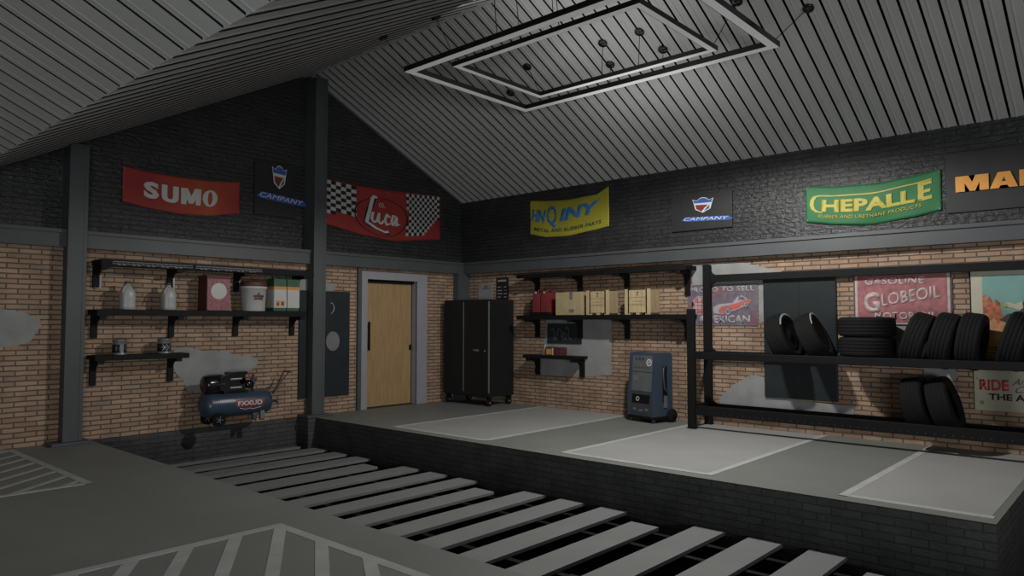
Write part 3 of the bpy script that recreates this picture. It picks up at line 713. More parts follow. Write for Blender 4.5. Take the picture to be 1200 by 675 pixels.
def crate(y0, w, lb):
    z0 = SZ; y1 = y0 - w; xa, xb = -0.13, 0.165; h = 0.385
    t = thing('wooden_crate', lb, 'crate', ((xa+xb)/2, (y0+y1)/2, z0), group='slatted wooden crates on the right wall shelf')
    bm = nb(); box(bm, xa+0.012, xb-0.012, y0-0.012, y1+0.012, z0+0.03, z0+h-0.01); obj('crate_body', bm, 'crate', t)
    bm = nb()
    for q in range(3): box(bm, xa+0.004, xa+0.014, y0-0.012, y1+0.012, z0+0.035+q*0.117, z0+0.035+q*0.117+0.111)
    obj('front_board', bm, 'crate', t)
    for ya_, yb_ in ((y1-0.002, y1+0.013), (y0-0.013, y0+0.002)):
        bm = nb()
        for q in range(5):
            xq = xa+0.02+q*0.052; box(bm, xq, xq+0.044, ya_, yb_, z0+0.03, z0+h)
        obj('side_board', bm, 'crate_dark', t)
    for yy in (y0, y1+0.055):
        bm = nb(); box(bm, xa-0.008, xa+0.012, yy-0.055, yy, z0, z0+h+0.012, bev=0.003); obj('corner_post', bm, 'crate', t)
    for yy in (y0-0.065, y1+0.075):
        bm = nb(); box(bm, xa-0.004, xa+0.004, yy-0.012, yy+0.002, z0+0.02, z0+h)
        obj('strap', bm, 'black', t)
    bm = nb()
    for yy in (y0-0.03, (y0+y1)/2+0.03, y1+0.09): box(bm, xa+0.005, xb, yy-0.06, yy, z0, z0+0.03)
    obj('foot_block', bm, 'crate', t)
    ym = (y0+y1)/2
    fn = frame_right(ym, z0, xa+0.004)
    obj('handle_hole', polys(fn, [ell(0,0.345,0.016,0.012,12), ell(0,0.305,0.012,0.010,12)], 0.002), 'black_print', t)
    obj('stencil', polys(fn, [rect(-0.085+q*0.026, 0.20, -0.067+q*0.026, 0.216) for q in range(7)] + [rect(-0.085+q*0.030, 0.155, -0.062+q*0.030, 0.172) for q in range(6)], 0.001), 'crate_dark', t)
crate(-3.19, 0.44, 'pale wooden crate next to the plain cardboard box')
crate(-3.93, 0.46, 'pale wooden crate at the right end of the shelf')
# small things on the low right shelf
t = thing('glass_bottle', 'small pale bottle on the lowest right wall shelf', 'bottle', (0.02, -2.20, 0.92))
bm = nb(); lathe(bm, [(0,0),(0.036,0),(0.038,0.01),(0.038,0.10),(0.018,0.13),(0.016,0.16),(0,0.16)], (0.02,-2.20,0.92), seg=20); obj('bottle_body', bm, 'jug', t)
bm = nb(); cyl(bm, (0.02,-2.20,1.078), (0.02,-2.20,1.10), 0.019); obj('cap', bm, 'white', t)
t = thing('small_box', 'small dark brown box with yellow label on the lowest right shelf', 'box', (0.02, -2.42, 0.92))
bm = nb(); box(bm, -0.06, 0.12, -2.60, -2.26, 0.92, 1.06, bev=0.006); obj('box_body', bm, 'maroon', t)
bm = nb(); box(bm, -0.064, -0.058, -2.40, -2.29, 0.94, 1.035); obj('yellow_label', bm, 'amber', t)
bm = nb(); box(bm, -0.064, -0.058, -2.44, -2.415, 0.93, 1.05); obj('white_label', bm, 'white', t)
t = thing('wall_sign', 'small dark wall sign with curling grey letters above the lowest shelf', 'sign', (WX, -2.45, 1.12))
bm = nb(); box(bm, WX-0.025, WX-0.007, -2.86, -2.12, 1.12, 1.47, bev=0.004); obj('sign_board', bm, 'panel', t)
fn = frame_right(-2.20, 1.15, WX-0.025)
sc = [(0.0,0.20),(0.05,0.23),(0.08,0.15),(0.07,0.05),(0.10,0.03),(0.14,0.12),(0.16,0.22)]
obj('curling_letters', polys(fn, stroke(sc, 0.014) + stroke([(a+0.16, b) for a, b in sc], 0.012) + ring(0.30, 0.10, 0.05, 0.06, 0.014, 14) + stroke([(0.30,0.16),(0.34,0.26),(0.40,0.22),(0.38,0.1),(0.44,0.04)], 0.014), 0.001), 'mgrey', t)

# ================================================================== SERVICE MACHINE
t = thing('service_machine', 'blue wheeled workshop service machine with grey control panel', 'service machine', (-0.145, -4.385, 0.0), (0, 0, R(-12.7)), local=True)
hw = 0.265
def side(yy, dy, prof, bm): prism(bm, [(x, yy, z) for x, z in prof], (0, dy, 0))
bm = nb(); P = [(-0.225,0.09),(-0.225,0.30),(-0.165,0.99),(-0.145,1.035),(0.17,1.035),(0.20,1.0),(0.205,0.09)]
side(-hw, 0.04, P, bm); side(hw-0.04, 0.04, P, bm)
P2 = [(x+0.02 if x < 0 else x-0.005, z-0.005) for x, z in P]; side(-hw+0.04, 2*hw-0.08, P2, bm)
bmesh.ops.bevel(bm, geom=[e for e in bm.edges if e.calc_length() > 0.2], offset=0.006, segments=2, affect='EDGES')
obj('machine_body', bm, 'navy', t)
def mf(u, v, n):      # the sloping front face
    zz = 0.09 + v; x = -0.205 + 0.06*max(0, (zz-0.30)/0.69)
    return Vector((x - n, -u, zz))
obj('control_panel', polys(mf, [rect(-0.205,0.66,0.205,0.90)], 0.0, 0.1, 0.006), 'mgrey', t)
obj('gauge', polys(mf, ring(0.135,0.80,0.055,0.055,0.02,24) + stroke([(0.12,0.79),(0.16,0.83)],0.02), 0.007), 'print_white', t)
obj('panel_marks', polys(mf, [rect(-0.15+q*0.07, 0.83, -0.11+q*0.07, 0.87) for q in range(3)] + [rect(-0.17+q*0.05, 0.71, -0.145+q*0.05, 0.73) for q in range(7)], 0.007), 'dgrey', t)
obj('front_door', polys(mf, [rect(-0.205,0.37,0.205,0.65)], 0.0, 0.1, 0.005), 'mgrey', t)
obj('small_display', polys(mf, [rect(-0.17,0.52,-0.07,0.60)], 0.006, 0.1), 'greymet', t)
obj('lower_recess', polys(mf, [rect(-0.205,0.04,0.205,0.35)], 0.0, 0.1, 0.004), 'dgrey', t)
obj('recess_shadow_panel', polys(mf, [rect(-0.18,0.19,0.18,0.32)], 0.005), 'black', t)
obj('coupling_ring', polys(mf, ring(-0.06,0.255,0.035,0.035,0.014,18), 0.009), 'white', t)
obj('oval_mark', polys(mf, [ell(-0.12,0.10,0.035,0.018,14), ell(0.0,0.085,0.04,0.018,14), ell(0.12,0.10,0.035,0.02,14)], 0.006), 'greymet', t)
for s in (-1, 1):
    bm = nb()
    ys = s*hw
    box(bm, -0.02, 0.075, ys, ys+s*0.006, 0.30, 0.84, bev=0.002)
    obj('side_recess', bm, 'black', t)
    bm = nb(); tube(bm, [(0.03, ys, 0.84), (-0.02, ys+s*0.025, 0.80), (-0.03, ys+s*0.03, 0.70), (-0.005, ys+s*0.03, 0.50), (0.06, ys+s*0.025, 0.44), (0.075, ys, 0.42)], 0.013); obj('side_handle', bm, 'dgrey', t)
    bm = nb(); box(bm, 0.0, 0.07, ys+s*0.004, ys+s*0.012, 0.22, 0.40); obj('side_label', bm, 'mgrey', t)
    bm = nb(); lathe(bm, [(0,0),(0.05,0),(0.055,0.008),(0.09,0.008),(0.10,0.016),(0.10,0.045),(0.09,0.05),(0,0.05)], (0.155, ys+s*0.055, 0.10), (0,-s,0), 32); w = obj('wheel', bm, 'rubber', t)
    bm = nb(); lathe(bm, [(0,-0.004),(0.05,-0.004),(0.05,0.004),(0,0.004)], (0.155, ys+s*0.055, 0.10), (0,-s,0), 24); obj('wheel_hub', bm, 'dgrey', w)
    bm = nb(); cyl(bm, (-0.17, ys-s*0.04-0.012, 0.032), (-0.17, ys-s*0.04+0.012, 0.032), 0.032, 20); box(bm, -0.19, -0.15, ys-s*0.04-0.018, ys-s*0.04+0.018, 0.045, 0.075); obj('caster', bm, 'dgrey', t)
bm = nb(); box(bm, -0.225, 0.205, -hw, hw, 0.055, 0.095, bev=0.006); box(bm, 0.19, 0.225, -hw+0.02, hw-0.02, 0.10, 0.98, bev=0.01); obj('base_skirt', bm, 'black', t)

# ================================================================== TYRE RACK
PY0, PY1 = -5.15, -9.11
XF, XB = -0.45, 0.12
t = thing('tyre_rack', 'long black steel tyre rack with rails along the right wall', 'rack', (-0.165, -7.15, 0))
def post(x, y, h):
    bm = nb(); box(bm, x-0.035, x+0.035, y-0.11, y, 0.0, h, bev=0.005); box(bm, x-0.045, x+0.045, y-0.118, y+0.008, 0.0, 0.012); return obj('post', bm, 'black', t)
post(XF, -5.185, 1.68); post(XB, -5.15, 2.34); post(XF, PY1, 1.68); post(XB, PY1, 2.34)
for x, z0, z1, ya in ((XF, 0.20, 0.33, -5.20), (XF, 0.975, 1.072, -5.20), (XB, 0.20, 0.31, -5.16), (XB, 0.975, 1.072, -5.16), (XB, 2.085, 2.185, -5.16)):
    bm = nb(); box(bm, x-0.028, x+0.028, ya-0.10, PY1-0.02, z0, z1, bev=0.006); obj('rail', bm, 'black', t)
def gus(bm, x, ya, z, dy, dz, s=0.075): prism(bm, [(x-0.02, ya, z), (x-0.02, ya+dy*s, z), (x-0.02, ya+dy*s*0.35, z+dz*s*0.35), (x-0.02, ya, z+dz*s)], (0.04, 0, 0))
for x, zs, ya in ((XB, ((2.185, 1), (2.085, -1), (1.072, 1), (0.975, -1), (0.31, 1)), -5.255),):
    for z, d in zs:
        bm = nb(); gus(bm, x, ya, z, -1, d, 0.085); obj('gusset', bm, 'black', t)
for yy in (-5.20, PY1-0.05):
    for z0, z1 in ((0.20, 0.33), (0.975, 1.072)):
        bm = nb(); box(bm, XF, XB, yy-0.04, yy, z0, z1, bev=0.005)
        for zz, dd in ((z1, 1), (z0, -1)):
            prism(bm, [(XF+0.03, yy-0.035, zz), (XF+0.12, yy-0.035, zz), (XF+0.06, yy-0.035, zz+dd*0.03), (XF+0.03, yy-0.035, zz+dd*0.09)], (0, 0.03, 0))
        obj('side_tie', bm, 'black', t)
bm = nb(); q = -5.55
while q > -9.0:
    cyl(bm, (XF-0.0285, q, 0.235), (XF-0.0295, q, 0.235), 0.006, 8); q -= 0.09
obj('rail_rivets', bm, 'dgrey', t)['kind'] = 'stuff'

# ================================================================== TYRES
def tyre_mesh(R0=0.325, W=0.24):
    bm = nb(); w = W/2; prof = []
    ri = 0.19
    prof += [(ri, -w*0.62), (ri+0.01, -w*0.80), (ri+0.05, -w*0.98), (R0-0.06, -w), (R0-0.025, -w*0.94), (R0-0.008, -w*0.80)]
    # tread with circumferential grooves
    for c in (-0.5, -0.18, 0.18, 0.5):
        prof += [(R0, w*(c-0.05)), (R0-0.003, w*(c-0.03)), (R0-0.003, w*(c+0.03)), (R0, w*(c+0.05))]
    prof += [(R0-0.008, w*0.80), (R0-0.025, w*0.94), (R0-0.06, w), (ri+0.05, w*0.98), (ri+0.01, w*0.80), (ri, w*0.62), (ri+0.012, w*0.5), (R0-0.045, w*0.6), (R0-0.03, 0), (R0-0.045, -w*0.6), (ri+0.012, -w*0.5)]
    lathe(bm, prof, (0,0,0), (0,1,0), 56, closed=True)
    for f in bm.faces: f.smooth = True
    return bm
proto_tyre = None
def tyre(loc, rot, label, group, stripe=False):
    global proto_tyre
    if proto_tyre is None:
        bm = tyre_mesh(); bmesh.ops.recalc_face_normals(bm, faces=bm.faces)
        proto_tyre = bpy.data.meshes.new('car_tyre'); bm.to_mesh(proto_tyre); bm.free(); proto_tyre.materials.append(M['rubber'])
    o = bpy.data.objects.new('car_tyre', proto_tyre); col.objects.link(o)
    o.location = loc; o.rotation_euler = rot; tag(o, label, 'tyre', group)
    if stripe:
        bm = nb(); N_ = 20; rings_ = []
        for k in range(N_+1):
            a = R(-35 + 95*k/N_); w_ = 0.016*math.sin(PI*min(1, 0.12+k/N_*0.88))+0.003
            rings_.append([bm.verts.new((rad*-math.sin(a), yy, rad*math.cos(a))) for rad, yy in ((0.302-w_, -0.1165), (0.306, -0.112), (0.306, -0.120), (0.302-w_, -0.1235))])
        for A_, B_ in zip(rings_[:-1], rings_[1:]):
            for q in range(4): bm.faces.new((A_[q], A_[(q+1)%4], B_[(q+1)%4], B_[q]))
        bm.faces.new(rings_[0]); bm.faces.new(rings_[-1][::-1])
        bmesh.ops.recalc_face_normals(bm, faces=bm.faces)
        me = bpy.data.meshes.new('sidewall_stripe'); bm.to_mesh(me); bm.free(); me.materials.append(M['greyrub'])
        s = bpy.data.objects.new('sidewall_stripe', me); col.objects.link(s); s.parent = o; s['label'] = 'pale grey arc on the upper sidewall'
        bm = nb(); lathe(bm, [(0,-0.098),(0.05,-0.102),(0.06,-0.095),(0.17,-0.098),(0.200,-0.104),(0.196,0.08),(0.18,0.06),(0,0.06)], (0,0,0), (0,1,0), 40)
        bmesh.ops.recalc_face_normals(bm, faces=bm.faces)
        me = bpy.data.meshes.new('wheel_disc'); bm.to_mesh(me); bm.free(); me.materials.append(M['rubber'])
        d = bpy.data.objects.new('wheel_disc', me); col.objects.link(d); d.parent = o
    return o
XM, ZU, ZL = -0.165, 1.272, 0.53
G1, G2 = 'tyres standing on the upper rails of the rack', 'tyres standing on the lower rails of the rack'
# rot x > 0 leans the top towards -y (the reader's right)
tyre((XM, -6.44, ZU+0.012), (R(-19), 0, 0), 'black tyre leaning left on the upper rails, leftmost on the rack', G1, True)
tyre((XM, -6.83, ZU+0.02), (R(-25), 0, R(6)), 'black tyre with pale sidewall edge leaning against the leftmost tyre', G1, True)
tyre((XM, -7.47, 1.0725+0.121), (R(90), 0, 0), 'black tyre lying flat, lower one of the stack of two', 'tyres lying flat in a stack of two')
tyre((XM, -7.47, 1.0725+0.121+0.243), (R(90), 0, 0), 'black tyre lying flat, upper one of the stack of two', 'tyres lying flat in a stack of two')
tyre((XM, -8.045, ZU+0.012), (R(18), 0, 0), 'black tyre leaning right beside the flat stack, first of three together', G1)
tyre((XM, -8.315, ZU+0.008), (R(14), 0, 0), 'black tyre in the middle of the three together on the upper rails', G1)
tyre((XM, -8.58, ZU+0.004), (R(9), 0, 0), 'black tyre standing upright, right one of three together, before the desert poster', G1)
tyre((XM, -9.0, ZU+0.012), (R(17), 0, 0), 'black tyre leaning right at the right end of the upper rails', G1)
tyre((XM, -8.02, ZL+0.004), (R(-11), 0, 0), 'black tyre on the lower rails, left one of the pair', G2)
tyre((XM, -8.295, ZL+0.010), (R(-16), 0, 0), 'black tyre leaning on its neighbour on the lower rails, right one of the pair', G2)

# ================================================================== SIGNS AND BANNERS
def lerp_curve(ctrl):
    def f(t):
        n = len(ctrl)-1; s = min(max(t, 0), 1)
        for (t0, v0), (t1, v1) in zip(ctrl[:-1], ctrl[1:]):
            if s <= t1:
                k = (s-t0)/(t1-t0); k = k*k*(3-2*k)*0.35 + k*0.65
                return v0 + (v1-v0)*k
        return ctrl[-1][1]
    return f
def banner(name, label, side, a0, a1, top, bot, basemat, off, folds=0.010, nu=72, nv=16, group=None, edge=None):
    """cloth hung on a wall. a0..a1 along the wall, top/bot: height curves over t in 0..1. returns (thing, fn) ; fn(u 0..1, v 0..1, n)"""
    ft, fb = lerp_curve(top), lerp_curve(bot)
    def wave(u, v):
        return folds*(0.5*math.sin(9*u + 3*v) + 0.35*math.sin(17*u - 6*v + 1.0) + 0.5*math.sin(6*(u - v*0.6))) + folds*1.2*(1-abs(2*u-1))*v*(1-v)*4
    def fn(u, v, n):
        z = fb(u) + (ft(u)-fb(u))*v
        d = off + folds*1.4 + wave(u, v) + n
        if side == 'L': return Vector((a0 + (a1-a0)*u + (edge(u, v) if edge else 0), 0.1 - d, z))
        return Vector((WX - d, a0 + (a1-a0)*u, z))
    p = fn(0.5, 0, 0)
    t = thing(name, label, 'banner', (p.x, p.y, p.z), group=group)
    bm = nb(); front = [[bm.verts.new(fn(i/nu, j/nv, 0)) for i in range(nu+1)] for j in range(nv+1)]
    back = [[bm.verts.new(fn(i/nu, j/nv, -0.003)) for i in range(nu+1)] for j in range(nv+1)]
    for j in range(nv):
        for i in range(nu):
            bm.faces.new((front[j][i], front[j][i+1], front[j+1][i+1], front[j+1][i])).smooth = True
            bm.faces.new((back[j][i], back[j+1][i], back[j+1][i+1], back[j][i+1])).smooth = True
    for i in range(nu):
        bm.faces.new((front[0][i], back[0][i], back[0][i+1], front[0][i+1])); bm.faces.new((front[nv][i], front[nv][i+1], back[nv][i+1], back[nv][i]))
    for j in range(nv):
        bm.faces.new((front[j][0], front[j+1][0], back[j+1][0], back[j][0])); bm.faces.new((front[j][nu], back[j][nu], back[j+1][nu], front[j+1][nu]))
    obj('cloth', bm, basemat, t)
    for u, v in ((0.012, 0.95), (0.012, 0.05), (0.5, 0.95), (0.988, 0.95), (0.988, 0.05)):
        c = fn(u, v, 0); nrm = Vector((0,-1,0)) if side == 'L' else Vector((-1,0,0))
        back = Vector((c.x, 0.0995, c.z)) if side == 'L' else Vector((WX - 0.0005, c.y, c.z))
        bm = nb(); cyl(bm, back, c + nrm*0.006, 0.011, 10)
        obj('eyelet', bm, 'greymet', t)
    return t, fn

# SUMO, red with orange right half
t, fn = banner('advertising_banner', 'red and orange cloth banner lettered SUMO high on the left wall', 'L', -6.09, -4.44, [(0,3.58),(0.2,3.555),(0.45,3.54),(0.7,3.548),(1,3.60)], [(0,3.105),(0.2,3.05),(0.45,3.02),(0.7,3.035),(1,3.12)], 'sumo', 0.006)
obj('letter', text(fn, 'S', 0.16, 0.27, 0.125, 0.46, 0.006, 0.05, step=0.02), 'print_white', t)
obj('letter', polys(fn, [rect(0.305,0.42,0.352,0.72), rect(0.398,0.42,0.445,0.72), [(0.305,0.42),(0.352,0.42),(0.356,0.37),(0.375,0.345),(0.394,0.37),(0.398,0.42),(0.445,0.42),(0.438,0.33),(0.412,0.275),(0.375,0.26),(0.338,0.275),(0.312,0.33)]], 0.006, 0.02), 'print_white', t)
obj('letter', polys(fn, [rect(0.465,0.27,0.51,0.72), rect(0.59,0.27,0.635,0.72), [(0.465,0.72),(0.52,0.72),(0.55,0.50),(0.55,0.30),(0.53,0.30)], [(0.635,0.72),(0.58,0.72),(0.55,0.50),(0.55,0.30),(0.57,0.30)]], 0.006, 0.02), 'print_white', t)
obj('letter', polys(fn, ring(0.718,0.49,0.068,0.235,0.047,28), 0.006, 0.02), 'print_white', t)

# racing banner with chequered ends
t, fn = banner('advertising_banner', 'red racing banner with chequered ends above the door', 'L', -2.95, -0.36, [(0,3.885),(0.25,3.86),(0.55,3.865),(1,3.92)], [(0,3.12),(0.3,3.0),(0.55,2.955),(1,3.07)], 'red', 0.006)
def chk(u0, u1, nu, nv, v0, v1, cut):
    bl, wh = [], []
    for i in range(nu):
        for j in range(nv):
            r = rect(u0+(u1-u0)*i/nu, v0+(v1-v0)*j/nv, u0+(u1-u0)*(i+1)/nu, v0+(v1-v0)*(j+1)/nv)
            cx, cy = (r[0][0]+r[2][0])/2, (r[0][1]+r[2][1])/2
            if cut(cx, cy): (bl if (i+j) % 2 else wh).append(r)
    return bl, wh
b1, w1 = chk(0.0, 0.24, 6, 9, 0.25, 0.97, lambda u, v: v > 0.25+u*0.5 and u < 0.235)
b2, w2 = chk(0.665, 0.985, 13, 13, 0.10, 0.97, lambda u, v: (v > 0.12 + max(0, u-0.82)*2.2) and (u-0.60) > 0.10*(1-abs(v-0.5)*1.6))
for bb, ww in ((b1, w1), (b2, w2)):
    obj('black_squares', polys(fn, bb, 0.003, 0.05), 'black_print', t)
    obj('white_squares', polys(fn, ww, 0.003, 0.05), 'white', t)
obj('oval_outline', polys(fn, ring(0.45, 0.43, 0.23, 0.38, 0.012, 36), 0.004, 0.04), 'black_print', t)
obj('lettering_outline', polys(fn, stroke([(0.385,0.82),(0.345,0.55),(0.325,0.27),(0.36,0.22),(0.50,0.12)], 0.05), 0.004, 0.04), 'black_print', t)
obj('script_lettering', polys(fn, stroke([(0.40,0.80),(0.385,0.83),(0.37,0.78),(0.345,0.50),(0.325,0.30),(0.33,0.27)], 0.030) + stroke([(0.33,0.28),(0.40,0.19),(0.48,0.14),(0.50,0.16)], 0.034)
    + stroke([(0.375,0.50),(0.365,0.36),(0.385,0.30),(0.41,0.34),(0.425,0.50),(0.42,0.33),(0.44,0.29),(0.465,0.36)], 0.022)
    + stroke([(0.515,0.45),(0.49,0.50),(0.475,0.38),(0.49,0.29),(0.52,0.33)], 0.022) + stroke([(0.57,0.47),(0.545,0.50),(0.53,0.38),(0.545,0.30),(0.575,0.46),(0.575,0.30),(0.60,0.33)], 0.022), 0.008, 0.03), 'print_white', t)
obj('small_lettering', text(fn, 'co.', 0.425, 0.62, 0.05, 0.10, 0.006, 0.02), 'cream', t)

# yellow banner
t, fn = banner('advertising_banner', 'yellow cloth banner with blue lettering on the right wall', 'R', -1.72, -3.43, [(0,3.69),(0.22,3.65),(0.48,3.615),(0.85,3.64),(1,3.75)], [(0,3.08),(0.22,3.0),(0.48,2.985),(0.82,3.04),(1,3.08)], 'yellow', 0.006)
obj('lettering', text(fn, 'HN', 0.02, 0.40, 0.20, 0.34, 0.006, 0.05, 0.2, 0.03), 'azure', t)
obj('large_letter', text(fn, 'Q', 0.235, 0.24, 0.13, 0.62, 0.007, 0.018, 0.0, 0.03), 'azure', t)
obj('ending_lettering', text(fn, 'INY', 0.40, 0.42, 0.50, 0.34, 0.006, 0.05, 0.2, 0.03, rise=0.06), 'azure', t)
obj('small_lettering', text(fn, 'METAL AND RUBBER PARTS', 0.06, 0.13, 0.86, 0.10, 0.006, 0.015, 0.2, 0.03), 'dgreen', t)

# green CHEPALLE banner
t, fn = banner('advertising_banner', 'green cloth banner lettered CHEPALLE in yellow on the right wall', 'R', -6.64, -8.25, [(0,3.327),(0.25,3.287),(0.55,3.265),(0.8,3.299),(1,3.345)], [(0,2.847),(0.25,2.779),(0.5,2.741),(0.8,2.792),(1,2.85)], 'green', 0.006)
obj('lettering', text(fn, 'HEPALL', 0.13, 0.32, 0.70, 0.33, 0.006, 0.05, step=0.03, rise=0.03), 'gold', t)
cc = stroke([(0.125,0.30),(0.09,0.31),(0.06,0.38),(0.048,0.50),(0.055,0.63),(0.075,0.72),(0.11,0.755),(0.30,0.755),(0.60,0.77),(0.93,0.82)], 0.032)
# the first letter's tail runs as a bar over the word; its upright strokes need the banner's own proportions
obj('swept_initial', polys(fn, cc, 0.006, 0.03), 'gold', t)
obj('last_letter', polys(fn, [rect(0.845,0.34,0.885,0.78), rect(0.845,0.34,0.94,0.43), rect(0.845,0.52,0.93,0.60), rect(0.845,0.71,0.94,0.79)], 0.006, 0.03), 'gold', t)
obj('small_lettering', text(fn, 'RUBBER AND URETHANE PRODUCTS', 0.10, 0.15, 0.77, 0.085, 0.006, 0.012, 0.15, 0.03, rise=0.05), 'gold', t)

# company signs with crown crests
def crest_sign(t, fr_, mats=('print_white', 'royal', 'tin_red')):
    obj('crest_outline', polys(fr_, [[(-0.155,0.50),(-0.18,0.66),(-0.10,0.60),(-0.06,0.67),(0.0,0.70),(0.06,0.67),(0.10,0.60),(0.18,0.64),(0.155,0.48),(0.13,0.30),(0.0,0.18),(-0.13,0.30)]], 0.0), mats[0], t)
    obj('crown', polys(fr_, [[(-0.145,0.52),(-0.165,0.63),(-0.10,0.585),(-0.055,0.65),(0.0,0.675),(0.055,0.65),(0.10,0.585),(0.165,0.62),(0.145,0.50)]], 0.003), mats[1], t)
    obj('shield', polys(fr_, [[(-0.125,0.455),(0.09,0.435),(0.03,0.335),(-0.02,0.22),(-0.11,0.32)]], 0.003), mats[2], t)
    obj('shield_sash', polys(fr_, [[(0.115,0.43),(0.06,0.33),(0.02,0.23),(0.11,0.31)]], 0.003), mats[1], t)
    obj('ribbon', polys(fr_, [[(-0.38,-0.02),(-0.30,0.08),(0.42,0.0),(0.50,-0.11),(0.42,-0.14),(-0.30,-0.07)]], 0.002), mats[1], t)
    obj('lettering', text(fr_, 'CAMPANY', -0.33, -0.035, 0.76, 0.10, 0.005, 0.0, 0.3, rise=-0.08), mats[0], t)
t = thing('emblem_sign', 'black sign with crowned crest and blue ribbon on the left wall', 'sign', (-3.86, 0.06, 3.15))
bm = nb(); box(bm, -4.21, -3.50, 0.065, 0.097, 3.15, 3.99, bev=0.004); obj('sign_board', bm, 'board', t)
crest_sign(t, lambda u, v, n: Vector((-3.80+(u*0.72 if v > 0.15 else u), 0.0645-n, 3.45+v*0.72)))
t = thing('emblem_sign', 'black sign with crowned crest and blue ribbon on the right wall', 'sign', (0.16, -5.2, 2.95))
bm = nb(); box(bm, WX-0.035, WX-0.003, -5.59, -4.60, 2.88, 3.42, bev=0.004); obj('sign_board', bm, 'board', t)
crest_sign(t, lambda u, v, n: Vector((WX-0.037-n, -5.13-u*0.95, 3.05+v*0.45)))
# orange lettering board
t = thing('letter_sign', 'black board with bold orange letters at the right edge of the right wall', 'sign', (WX, -9.1, 2.8))
bm = nb(); box(bm, WX-0.025, WX-0.003, -10.3, -8.30, 2.80, 3.52, bev=0.004); obj('sign_board', bm, 'board', t)
fn = frame_right(-8.405, 3.04, WX-0.025)
L1 = [[(0,0),(0.095,0),(0.095,0.10),(0.145,0.0),(0.20,0.0),(0.245,0.10),(0.245,0),(0.335,0),(0.335,0.185),(0.205,0.185),(0.172,0.105),(0.135,0.185),(0,0.185)],
      [(0.345,0),(0.435,0),(0.45,0.03),(0.515,0.03),(0.53,0.0),(0.615,0.0),(0.545,0.185),(0.425,0.185)],
      [(0.63,0),(0.72,0),(0.72,0.10),(0.80,0),(0.89,0),(0.89,0.185),(0.80,0.185),(0.80,0.09),(0.72,0.185),(0.63,0.185)]]
def polys_concave(fn, pl, n, thick):
    bm = nb()
    for p in pl:
        f = bm.faces.new([bm.verts.new((a, b, 0)) for a, b in p])
    bmesh.ops.triangulate(bm, faces=bm.faces, ngon_method='EAR_CLIP')
    return put(bm, fn, n, thick)
lt = obj('lettering', polys_concave(fn, L1, 0.0, 0.02), 'orange', t)
obj('letter_counter', polys(fn, [[(0.462,0.075),(0.503,0.075),(0.484,0.125)]], 0.0203), 'black_print', t)

# notices by the cabinet
t = thing('paper_notice', 'plain grey notice on the brick above the tall cabinet', 'notice', (WX, -0.6, 1.84))
bm = nb(); box(bm, WX-0.012, WX-0.003, -0.775, -0.40, 1.84, 2.22); obj('sheet', bm, 'plaster', t)
obj('heading', polys(frame_right(-0.45, 2.12, WX-0.012), [rect(0.06,0.0,0.25,0.02), rect(0.11,0.03,0.20,0.07)], 0.0), 'mgrey', t)
t = thing('wall_poster', 'black list poster with white lines above the tall cabinet', 'poster', (WX, -1.03, 1.70))
bm = nb(); box(bm, WX-0.014, WX-0.003, -1.185, -0.88, 1.70, 2.33); obj('sheet', bm, 'black_print', t)
pl = [rect(0.04+q*0.036, 0.55, 0.068+q*0.036, 0.585) for q in range(6)]
for q in range(7):
    pl += [rect(0.03, 0.44-q*0.062, 0.115+0.02*((q*7)%3), 0.455-q*0.062), rect(0.195, 0.44-q*0.062, 0.25+0.012*((q*5)%3), 0.455-q*0.062)]
obj('printed_lines', polys(frame_right(-0.88, 1.70, WX-0.014), pl, 0.0), 'poster_grey', t)

# PROUD TO SELL AMERICAN poster
t = thing('wall_poster', 'faded poster lettered PROUD TO SELL AMERICAN with red convertible', 'poster', (WX, -5.4, 1.45))
bm = nb(); box(bm, WX-0.014, WX-0.007, -5.945, -4.85, 1.445, 2.045); obj('sheet', bm, 'poster_bg', t)
fn = frame_right(-4.85, 1.445, WX-0.014)
obj('border_shapes', polys(fn, [[(0.40,0.40),(0.62,0.50),(0.62,0.56),(0.42,0.56)], [(0.98,0.02),(1.08,0.02),(1.08,0.22),(1.02,0.16)], [(0.70,0.20),(0.95,0.26),(0.85,0.34),(0.72,0.30)], [(0.03,0.22),(0.12,0.30),(0.06,0.40)]], 0.001), 'poster_plum', t)
obj('top_lettering', text(fn, 'PROUD TO SELL', 0.03, 0.495, 1.02, 0.075, 0.002, 0.03), 'poster_grey', t)
obj('bottom_lettering', text(fn, 'AMERICAN', 0.17, 0.035, 0.81, 0.115, 0.002, 0.04), 'poster_grey', t)
obj('globe', polys(fn, ring(0.205,0.30,0.135,0.14,0.012,24) + [ell(0.205,0.30,0.12,0.12,24)], 0.001), 'poster_grey', t)
obj('globe_segments', polys(fn, [rect(0.11,0.34,0.30,0.36), rect(0.09,0.29,0.32,0.305), rect(0.12,0.23,0.29,0.245), rect(0.165,0.19,0.175,0.41), rect(0.235,0.19,0.245,0.41), ell(0.205,0.20,0.05,0.03,12), ell(0.15,0.385,0.025,0.02,10), ell(0.26,0.385,0.025,0.02,10)], 0.003), 'poster_red', t)
obj('car_white_parts', polys_concave(fn, [[(0.42,0.18),(0.42,0.27),(0.52,0.315),(0.68,0.33),(0.76,0.40),(0.86,0.435),(0.92,0.40),(0.98,0.33),(0.88,0.27),(0.70,0.20),(0.55,0.165)]], 0.003, 0.001), 'poster_grey', t)
obj('car_red_body', polys_concave(fn, [[(0.50,0.22),(0.55,0.28),(0.70,0.30),(0.88,0.355),(1.0,0.38),(1.0,0.34),(0.94,0.33),(0.80,0.25),(0.68,0.22),(0.60,0.18),(0.52,0.18)]], 0.005, 0.001), 'poster_red', t)
